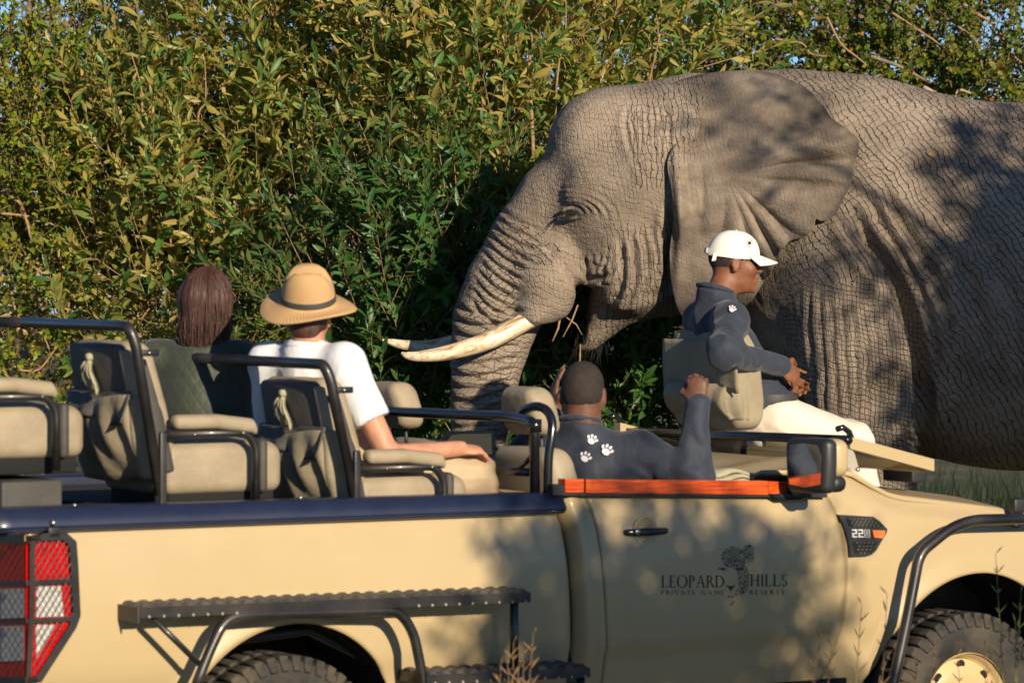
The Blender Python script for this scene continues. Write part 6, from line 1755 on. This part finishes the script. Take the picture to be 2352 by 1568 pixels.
# palettes: (upper face), (under face)
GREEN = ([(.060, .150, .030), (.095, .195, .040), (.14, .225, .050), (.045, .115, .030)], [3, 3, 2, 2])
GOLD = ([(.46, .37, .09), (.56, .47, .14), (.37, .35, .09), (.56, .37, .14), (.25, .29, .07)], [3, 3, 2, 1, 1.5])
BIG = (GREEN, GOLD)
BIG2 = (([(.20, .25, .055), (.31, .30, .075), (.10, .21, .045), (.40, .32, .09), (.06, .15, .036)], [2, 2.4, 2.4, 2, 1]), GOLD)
DARK = (([(.042, .12, .028), (.065, .165, .040), (.10, .20, .050)], [2, 3, 1.5]), ([(.11, .16, .05), (.17, .19, .06), (.27, .235, .08)], [2, 2, 1]))  # darker greens put the elephant's shade into the broad-leaved shrubs near it
SMALL = (([(.17, .24, .020), (.24, .29, .025), (.31, .30, .03), (.42, .26, .05), (.10, .17, .02)], [3, 3, 2, .6, 2]), ([(.13, .15, .03), (.18, .17, .035), (.24, .14, .04)], [2, 2, .6]))
ROUND = (([(.085, .15, .016), (.13, .20, .018), (.21, .25, .025), (.30, .27, .03), (.34, .17, .045)], [3, 3, 2, 1, .5]), ([(.085, .11, .02), (.12, .13, .025), (.17, .11, .03)], [2, 2, .5]))
FARP = (([(.16, .17, .025), (.22, .20, .03), (.28, .20, .045), (.10, .13, .02)], [3, 3, 1, 2]), ([(.2, .2, .04), (.26, .2, .05)], [1, 1]))
FRESH = (([(.12, .17, .030), (.18, .21, .050), (.09, .14, .025)], [2, 2, 2]), ([(.17, .19, .06), (.13, .15, .04)], [1, 1]))

def big_shrub(cx, Y, label, blobs, pal, seed_branches, nind=300, L=.118, W=.032, n=15):
    r = empty('shrub', (WP(cx, 600, Y).x, Y, 0)); tag(r, label, 'shrub', 'broad-leaved shrubs behind the truck')
    lv, tw = Leaves(), []
    blob_shoots(lv, tw, [(*q[:6], int(q[6]*.9)) for q in blobs], pal, L, W, n, (.26, .62), start=.25)
    finish_shrub(r, lv, tw, 'lance', nind, pal)
    for (x0, y0, x1, y1, dY, r0) in seed_branches:
        r0 *= .62; dY += .22
        b0 = np.array([r.location.x+random.uniform(-.3, .3), Y+.2, .0]); p = np.array(WP(x0, y0, Y+dY)); q = np.array(WP(x1, y1, Y+dY-.1))
        branch(r, [b0, b0*.4+p*.6+[0, .1, -.2], p, (p+q)/2+[.02, 0, .01], q], r0*1.3, r0*.35, 'twig')
    return r
# (px, py, Y, rx, rz, ry, shoots)
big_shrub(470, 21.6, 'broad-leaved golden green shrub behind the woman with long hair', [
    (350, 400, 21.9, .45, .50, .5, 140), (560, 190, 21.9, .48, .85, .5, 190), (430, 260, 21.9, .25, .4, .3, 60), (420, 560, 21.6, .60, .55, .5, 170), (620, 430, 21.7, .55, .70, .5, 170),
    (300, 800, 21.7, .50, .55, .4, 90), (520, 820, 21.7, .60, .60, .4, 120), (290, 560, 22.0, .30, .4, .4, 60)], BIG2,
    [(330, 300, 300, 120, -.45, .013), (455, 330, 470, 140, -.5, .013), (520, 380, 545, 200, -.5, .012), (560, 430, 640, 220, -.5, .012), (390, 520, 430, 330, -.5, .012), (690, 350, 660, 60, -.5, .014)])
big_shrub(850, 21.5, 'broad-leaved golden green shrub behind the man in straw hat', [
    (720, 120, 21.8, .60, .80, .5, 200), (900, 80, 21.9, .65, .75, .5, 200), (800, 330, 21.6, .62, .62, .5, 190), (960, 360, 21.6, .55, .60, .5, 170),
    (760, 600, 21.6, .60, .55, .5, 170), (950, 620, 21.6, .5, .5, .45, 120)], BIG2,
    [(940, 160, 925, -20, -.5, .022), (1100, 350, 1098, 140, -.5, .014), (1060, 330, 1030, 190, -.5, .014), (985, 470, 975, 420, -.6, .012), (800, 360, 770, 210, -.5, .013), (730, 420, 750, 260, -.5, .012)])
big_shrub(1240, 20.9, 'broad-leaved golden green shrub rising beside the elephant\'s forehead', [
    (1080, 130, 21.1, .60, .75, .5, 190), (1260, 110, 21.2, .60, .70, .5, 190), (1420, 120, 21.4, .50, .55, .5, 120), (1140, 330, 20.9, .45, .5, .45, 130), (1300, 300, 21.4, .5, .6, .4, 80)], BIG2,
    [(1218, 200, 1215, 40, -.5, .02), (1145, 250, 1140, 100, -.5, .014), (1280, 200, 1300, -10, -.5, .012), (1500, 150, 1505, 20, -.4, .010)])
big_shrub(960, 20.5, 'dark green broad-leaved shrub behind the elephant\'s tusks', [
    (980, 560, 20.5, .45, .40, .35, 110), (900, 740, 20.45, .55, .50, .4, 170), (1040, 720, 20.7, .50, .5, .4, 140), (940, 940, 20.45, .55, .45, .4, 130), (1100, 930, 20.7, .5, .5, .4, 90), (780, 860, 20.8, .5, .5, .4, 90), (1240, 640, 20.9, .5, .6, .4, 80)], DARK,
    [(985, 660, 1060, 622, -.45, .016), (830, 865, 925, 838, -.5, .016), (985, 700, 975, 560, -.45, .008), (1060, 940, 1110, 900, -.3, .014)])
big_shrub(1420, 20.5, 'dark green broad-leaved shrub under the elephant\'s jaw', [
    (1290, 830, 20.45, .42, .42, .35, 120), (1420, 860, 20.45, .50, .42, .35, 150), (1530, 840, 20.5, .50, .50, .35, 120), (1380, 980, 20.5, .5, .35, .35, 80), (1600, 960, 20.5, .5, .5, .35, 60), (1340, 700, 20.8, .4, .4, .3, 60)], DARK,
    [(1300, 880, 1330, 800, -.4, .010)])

def small_shrub(cx, Y, label, blobs, pal, name='shrub', L=.045, W=.027, n=11, nind=200, shape='oval', group=None, length=(.16, .40), twmat='twig', brs=()):
    r = empty(name, (WP(cx, 600, Y).x, Y, 0)); tag(r, label, 'shrub', group)
    lv, tw = Leaves(), []
    blob_shoots(lv, tw, blobs, pal, L, W, n, length, upb=.35, outb=.6, a0=70, a1=40, rad0=.0032)
    finish_shrub(r, lv, tw, shape, nind, pal, twmat, cell=12)
    for (x0, y0, x1, y1, dY, r0, mt) in brs:
        p = np.array(WP(x0, y0, Y+dY)); q = np.array(WP(x1, y1, Y+dY))
        branch(r, [p, p*.6+q*.4+[random.gauss(0, .03), 0, random.gauss(0, .03)], p*.25+q*.75+[random.gauss(0, .02), 0, random.gauss(0, .02)], q], r0, r0*.45, mt)
    return r
small_shrub(60, 22.0, 'small-leaved yellow green bush with bare twigs left of the broad-leaved shrubs', [
    (40, 90, 22.2, .42, .55, .5, 330), (150, 150, 22.3, .30, .40, .4, 150), (30, 330, 22.0, .45, .55, .5, 330), (150, 420, 22.0, .40, .55, .5, 260), (60, 560, 21.9, .45, .4, .4, 210),
    (150, 700, 21.9, .45, .45, .4, 130), (30, 780, 21.9, .5, .45, .4, 120), (215, 300, 22.2, .22, .3, .3, 80), (90, 930, 21.9, .5, .35, .4, 60)], SMALL,
    brs=[(0, 185, 35, 215, -.2, .008, 'twig'), (290, 170, 195, 245, -.1, .007, 'pale_twig'), (105, 195, 112, 240, -.1, .006, 'twig'), (25, 455, 70, 560, -.5, .012, 'twig'), (0, 490, 130, 520, -.5, .008, 'twig'), (240, 520, 225, 660, -.4, .018, 'pale_twig'),
         (60, 600, 190, 690, -.5, .008, 'twig'), (130, 560, 60, 700, -.5, .008, 'twig'), (200, 640, 130, 760, -.5, .009, 'twig'), (20, 640, 120, 820, -.5, .008, 'twig'), (90, 700, 260, 760, -.5, .009, 'twig'), (260, 640, 320, 720, -.5, .012, 'bark'), (40, 850, 180, 780, -.5, .007, 'twig')])
small_shrub(1950, 23.4, 'round-leaved dark green bush behind the elephant\'s back', [
    (1640, 110, 24.0, .35, .40, .4, 150), (1800, 60, 23.6, .50, .45, .5, 330), (1990, 90, 23.5, .55, .48, .5, 360), (2180, 100, 23.4, .55, .45, .5, 340), (2330, 90, 23.3, .45, .45, .5, 300), (2100, 260, 23.4, .6, .4, .4, 160), (2330, 280, 23.3, .5, .35, .4, 120), (1850, 260, 23.6, .4, .4, .4, 90)], ROUND, L=.042, W=.030,
    brs=[(2000, 130, 2140, 190, -.5, .013, 'bark'), (2120, 200, 2230, 215, -.5, .013, 'pale_twig'), (2200, 60, 2290, 190, -.5, .010, 'bark'), (1900, 40, 1990, 150, -.5, .008, 'twig'), (2300, 120, 2250, 210, -.5, .008, 'bark'), (2050, 30, 2180, 120, -.5, .008, 'twig'), (2240, 30, 2352, 150, -.5, .009, 'twig'), (1780, 90, 1900, 130, -.5, .007, 'twig')])
small_shrub(590, 20.2, 'fresh light green sapling between the woman and the straw hat', [(575, 730, 20.2, .14, .16, .1, 46), (625, 780, 20.3, .12, .12, .1, 26), (560, 790, 20.2, .14, .12, .1, 30)], FRESH, 'sapling', .055, .013, 10, 120, 'lance', length=(.08, .16))
small_shrub(880, 20.3, 'low dark sapling with narrow leaves right of the white polo shirt', [(860, 800, 20.3, .10, .10, .1, 16), (900, 905, 20.2, .13, .12, .1, 24)], FRESH if False else DARK, 'sapling', .075, .020, 9, 60, 'lance', length=(.10, .2))
def far_bush(cx, Y, label, blobs, nind=0):
    r = empty('tree', (WP(cx, 600, Y).x, Y, 0)); tag(r, label, 'tree', 'trees beyond the shrubs')
    lv, tw = Leaves(), []
    blob_shoots(lv, tw, blobs, FARP, .075, .045, 10, (.3, .6), upb=.3, outb=.6, a0=75, a1=40, rad0=.006)
    finish_shrub(r, lv, tw, 'plain', 0, FARP)
    x = r.location.x
    b = B().tube(catmull([(0, 0, 0), (.05, 0, 1.5), (-.1, 0, 3.0), (.05, 0, 4.5)], 6), np.linspace(.13, .04, 19), 9); b.build('trunk', 'bark', r)
far_bush(300, 30, 'yellow green tree beyond the shrubs with blue sky showing between its leaves', [
    (100, 360, 30, .8, .9, .8, 170), (300, 420, 30.5, .9, .7, .8, 150), (260, 150, 30.5, .5, .5, .5, 50), (380, 60, 30.3, .4, .35, .4, 22), (100, 60, 30.3, .5, .5, .5, 40), (250, 600, 29.5, 1.0, .9, .7, 160), (60, 760, 29.5, 1.0, .9, .7, 130), (480, 230, 31, .7, .8, .7, 90)])
far_bush(60, 34, 'distant yellow green tree behind the small-leaved bush', [(-60, 420, 34, 1.0, .8, .8, 120), (120, 480, 34, 1.0, .8, .8, 140), (320, 520, 34, 1.0, .8, .8, 130), (20, 760, 33, 1.2, 1.0, .8, 150), (260, 800, 33, 1.2, 1.0, .8, 150), (480, 700, 34, 1.2, 1.0, .8, 130)])
far_bush(900, 30, 'yellow green tree beyond the golden shrubs behind the straw hat', [(620, 100, 31, .9, 1.0, .8, 150), (860, 100, 31, 1.0, 1.0, .8, 160), (1100, 100, 31, 1.0, 1.0, .8, 150), (700, 500, 30, 1.1, 1.1, .8, 160), (980, 600, 30, 1.2, 1.1, .8, 160), (1200, 900, 29, 1.2, .8, .8, 120), (750, 950, 29, 1.2, .8, .8, 90)])
far_bush(1560, 29, 'yellow autumn tree showing between the shrubs above the elephant\'s head', [(1400, 120, 29.5, .9, .9, .7, 160), (1560, 60, 29, .8, .8, .7, 190), (1700, 80, 29.5, .9, .9, .7, 170), (1500, 330, 29, 1.0, .8, .7, 120), (1900, 100, 26.5, 1.0, .8, .6, 200), (2200, 100, 26.5, 1.0, .8, .6, 220), (2380, 80, 26.5, .8, .8, .6, 120), (1500, 900, 28, 1.2, .8, .8, 120)])

# ---- tall grass in the elephant's shade and dry stalks
def blades(n, xr, yr, h, col, name, label=None):
    x = rng.uniform(*xr, n); y = rng.uniform(*yr, n); hh = rng.uniform(*h, n); a = rng.random(n)*6.28; ln = rng.uniform(.1, .5, n)*hh
    V = np.zeros((n, 4, 2, 3)); w = rng.uniform(.004, .009, n)
    for i, t in enumerate((0, .4, .75, 1)):
        c = np.c_[x+np.cos(a)*ln*t*t, y+np.sin(a)*ln*t*t, hh*t]
        for k, s in enumerate((-1, 1)): V[:, i, k] = c+np.c_[-np.sin(a), np.cos(a), a*0]*(s*w*(1-t*.9))[:, None]
    q = np.array([(i*2, i*2+1, i*2+3, i*2+2) for i in range(3)]); Q = (q[None]+(np.arange(n)*8)[:, None, None]).reshape(-1, 4)
    C = np.repeat(np.c_[colour_mix(n, *col), np.ones(n)], 8, 0)
    o = mk(name, V.reshape(-1, 3), Q, 'leaf', attrs={'Col': ('FLOAT_COLOR', C), 'Under': ('FLOAT_COLOR', C)}); tag(o, label, 'grass', kind='stuff'); return o
blades(9000, (1.2, 6.0), (20.6, 26.0), (.40, 1.02), ([(.022, .050, .014), (.032, .062, .016), (.08, .075, .025)], [3, 2, .4]), 'grass', 'tall green grass growing beyond the elephant\'s legs')
blades(2500, (-3.4, 1.2), (20.0, 22.0), (.3, .9), ([(.06, .08, .02), (.15, .12, .04)], [2, 1]), 'grass', 'grass at the foot of the shrubs behind the truck')
def stalk(p0, h, lean_, head, mat, label, group, nsp=14):
    b = B(); r = random.Random(int(abs(p0[0])*1000+h*77)); a = r.uniform(0, 6.28)
    top = np.array([lean_, r.uniform(-.05, .05), h])
    C = catmull([(0, 0, 0), top*.5+[lean_*-.15, 0, 0], top], 8); b.tube(C, np.linspace(.0032, .0009, len(C)), 5, False)
    for i in range(nsp):
        t = 1-head*(i/nsp); p = C[int(t*(len(C)-1))]; an = r.uniform(0, 6.28); L = r.uniform(.015, .045)*(1 if nsp < 20 else 1.3)
        d = np.array([math.cos(an)*.7, math.sin(an)*.7, .75]); b.tube([p, p+d*L*.5, p+d*L], [.0008, .0026, .0006], 4, False)
    o = b.build('grass_stalk', mat, org=None); o.location = p0; tag(o, label, 'grass stalk', group); return o
def gs(px, ytop, Y, lean_, head, mat, label, group, nsp=14):
    top = WP(px, ytop, Y); stalk((top.x-lean_, Y, 0), top.z, lean_, head, mat, label, group, nsp)
for px, yt, ln in ((2288, 1272, -.05), (2342, 1360, .03), (2330, 1425, .0), (2300, 1440, .05)): gs(px, yt, 14.3, ln, .25, 'green_stalk', 'green stemmed grass stalk in front of the front tyre', 'stalks at the front wheel')
for px, yt, ln in ((2262, 1480, -.05), (2110, 1500, .06), (2150, 1475, .04), (2200, 1500, -.03)): gs(px, yt, 14.2, ln, .4, 'dry_grass', 'dry seeding grass stalk before the front wheel rim', 'stalks at the front wheel')
for px, yt, ln in ((1978, 1385, .05), (2035, 1362, .04), (1880, 1460, .06), (1910, 1480, .05)): gs(px, yt, 14.0, ln, .5, 'dry_grass', 'thin dry grass stalk against the tan fender behind the front wheel', 'stalks along the fender', 20)
for px, yt, ln in ((1180, 1470, .02), (1200, 1500, -.03), (1165, 1510, -.05), (1225, 1450, .06), (1150, 1530, .03), (1190, 1525, 0)): gs(px, yt, 13.2, ln, .45, 'dry_grass', 'reddish dry grass stalk rising in front of the side steps', 'stalks by the side steps', 20)
for px, yt, ln in ((70, 930, .06), (95, 925, -.04), (60, 955, .05), (84, 940, .0), (108, 950, -.08), (100, 965, .08), (50, 975, -.06)): gs(px, yt, 19.8, ln, .35, 'dry_grass', 'dry brown grass stalk behind the empty rear seats', 'stalks behind the rear seats', 20)

# ---- trees on the sunny side, out of frame, that dapple the truck and the elephant
SD = np.array(sun_dir)
def shade_tree(label, trunk, targets, dist):
    r = empty('tree', (trunk[0], trunk[1], 0)); tag(r, label, 'tree', 'shade trees on the sunny side')
    lv, tw = Leaves(), []; tops = []
    for (T, rx, rz, cnt, dd) in targets:
        c = np.array(T)+SD*(dist+dd); tops.append(c)
        p = c+rng.normal(size=(cnt, 3))*np.array([rx, rx, rz])*.55
        ax = rng.normal(size=(cnt, 3))+UP*.2
        shoots(p, ax, rng.uniform(.15, .4, cnt), 9, .11, .048, DARK, lv, tw, a0=80, a1=40, rad0=.006)
    finish_shrub(r, lv, tw, 'plain', 0, DARK)
    top = np.mean(tops, 0); base = np.array([trunk[0], trunk[1], 0])
    fork = np.array([trunk[0]*.7+top[0]*.3, trunk[1]*.7+top[1]*.3, top[2]*.55])
    b = B().tube(catmull([base*0, (fork-base)*.5+[.1, .1, 0], fork-base], 8), np.linspace(.22, .13, 17), 12); b.build('trunk', 'bark', r)
    for c in tops: branch(r, [fork, fork*.5+c*.5+[0, 0, .2], c], .07, .012)
tw_ = lambda px, py, w=0: np.array(T2W(TP(px, py, w)))
ew_ = lambda px, py, dy=-.7: np.array(EP(px, py, dy))
shade_tree('leafy shade tree standing to the right of the truck, beyond the frame', (8.6, 8.0), [
    (tw_(1330, 1420), .30, .24, 70, 0), (tw_(1480, 1470), .36, .26, 100, .5), (tw_(1230, 1290), .20, .12, 26, .4), (tw_(1180, 1470), .2, .12, 22, 0), (tw_(1640, 1530), .36, .16, 80, .3), (tw_(1700, 1310), .20, .16, 40, .2),
    (tw_(1800, 1340), .16, .10, 26, 0), (tw_(1430, 1250), .22, .14, 34, .4), (tw_(1590, 1240), .10, .12, 14, 0), (tw_(1860, 1520), .14, .14, 18, .2), (tw_(1380, 1600), .5, .2, 90, .2), (tw_(1560, 1390), .14, .12, 20, .3)], 8.5)
shade_tree('tall shade tree standing right of the elephant, beyond the frame', (8.6, 12.2), [
    (ew_(2300, 560), .26, .16, 60, 0), (ew_(2330, 300), .30, .05, 26, .4), (ew_(2290, 660), .26, .14, 60, .2), (ew_(2350, 800), .32, .24, 90, 0), (ew_(2210, 860), .18, .12, 40, .4), (ew_(2220, 1000), .34, .18, 90, .2), (ew_(2400, 950), .4, .3, 120, .3),
    (ew_(1930, 670), .10, .03, 8, .3), (ew_(2100, 800), .08, .06, 9, .2), (ew_(1990, 650), .08, .03, 6, .2), (ew_(2230, 430), .16, .05, 16, .3), (ew_(2050, 940), .08, .1, 12, .2), (ew_(1700, 250, -.6), .07, .07, 7, .4), (ew_(1800, 330, -.6), .10, .03, 7, .4), (ew_(2450, 600), .5, .4, 150, .2)], 6.3)
for x, y, lb in ((-7.0, -6.0, 'green tree standing behind the viewpoint, on its left'), (-1.5, -9.0, 'green tree standing straight behind the viewpoint'), (-13.0, 4.0, 'green tree standing left of the viewpoint')):
    r = empty('tree', (x, y, 0)); tag(r, lb, 'tree', 'trees behind the viewpoint')
    lv, tw = Leaves(), []; n = 260
    p = np.array([x, y, 3.0])+unit(rng.normal(size=(n, 3)))*rng.uniform(.6, 1, (n, 1))*np.array([2.4, 2.4, 2.4])
    shoots(p, rng.normal(size=(n, 3))+UP*.4, rng.uniform(.5, .9, n), 9, .22, .12, SMALL, lv, tw, rad0=.01)
    finish_shrub(r, lv, tw, 'plain', 0, SMALL)
    B().tube(catmull([(0, 0, 0), (.1, .05, 1.2), (-.05, 0, 2.6), (.1, .1, 4.2)], 6), np.linspace(.16, .05, 19), 9).build('trunk', 'bark', r)
for x, y, lb in ((-4.6, 22.3, 'yellow green bush growing left of the small-leaved bush'), (-6.8, 21.8, 'yellow green bush growing farthest to the left along the thicket'), (-9.2, 20.5, 'yellow green bush at the bend of the thicket on the left'), (5.4, 24.5, 'green bush growing beyond the elephant\'s rump'), (7.8, 23.5, 'green bush growing to the right of the elephant')):
    r = empty('shrub', (x, y, 0)); tag(r, lb, 'shrub', 'bushes outside the picture')
    lv, tw = Leaves(), []; n = 300
    p = np.array([x, y, 1.9])+unit(rng.normal(size=(n, 3)))*rng.uniform(.6, 1, (n, 1))*np.array([1.3, .9, 2.0]); p[:, 2] = np.maximum(p[:, 2], .1)
    shoots(p, rng.normal(size=(n, 3))*.6+UP*.6, rng.uniform(.3, .6, n), 10, .11, .05, SMALL, lv, tw, rad0=.006)
    finish_shrub(r, lv, tw, 'plain', 0, SMALL)
    B().tube(catmull([(0, 0, 0), (.1, .05, .8), (-.05, 0, 1.6), (.1, .1, 2.6)], 6), np.linspace(.06, .02, 19), 8).build('stem', 'bark', r)
# ---- a dry leaf that has dropped on the elephant
def dropped_leaf():
    p = Vector(EP(2100, 357, 0)); h = ele_bvh.ray_cast(Vector((p.x, EY-3, p.z)), Vector((0, 1, 0)))
    V, Q = SHAPES['oval']; n = len(V); c = np.tile([.42, .24, .10, 1], (n, 1))
    o = mk('fallen_leaf', V*np.array([.05, .028, .05]), Q, 'leaf', attrs={'Col': ('FLOAT_COLOR', c), 'Under': ('FLOAT_COLOR', c)})
    o.location = h[0]+Vector((0, -.012, 0)); o.rotation_euler = (rad(80), rad(20), 0)
    tag(o, 'small dry brown leaf stuck on the elephant\'s flank', 'leaf')
dropped_leaf()
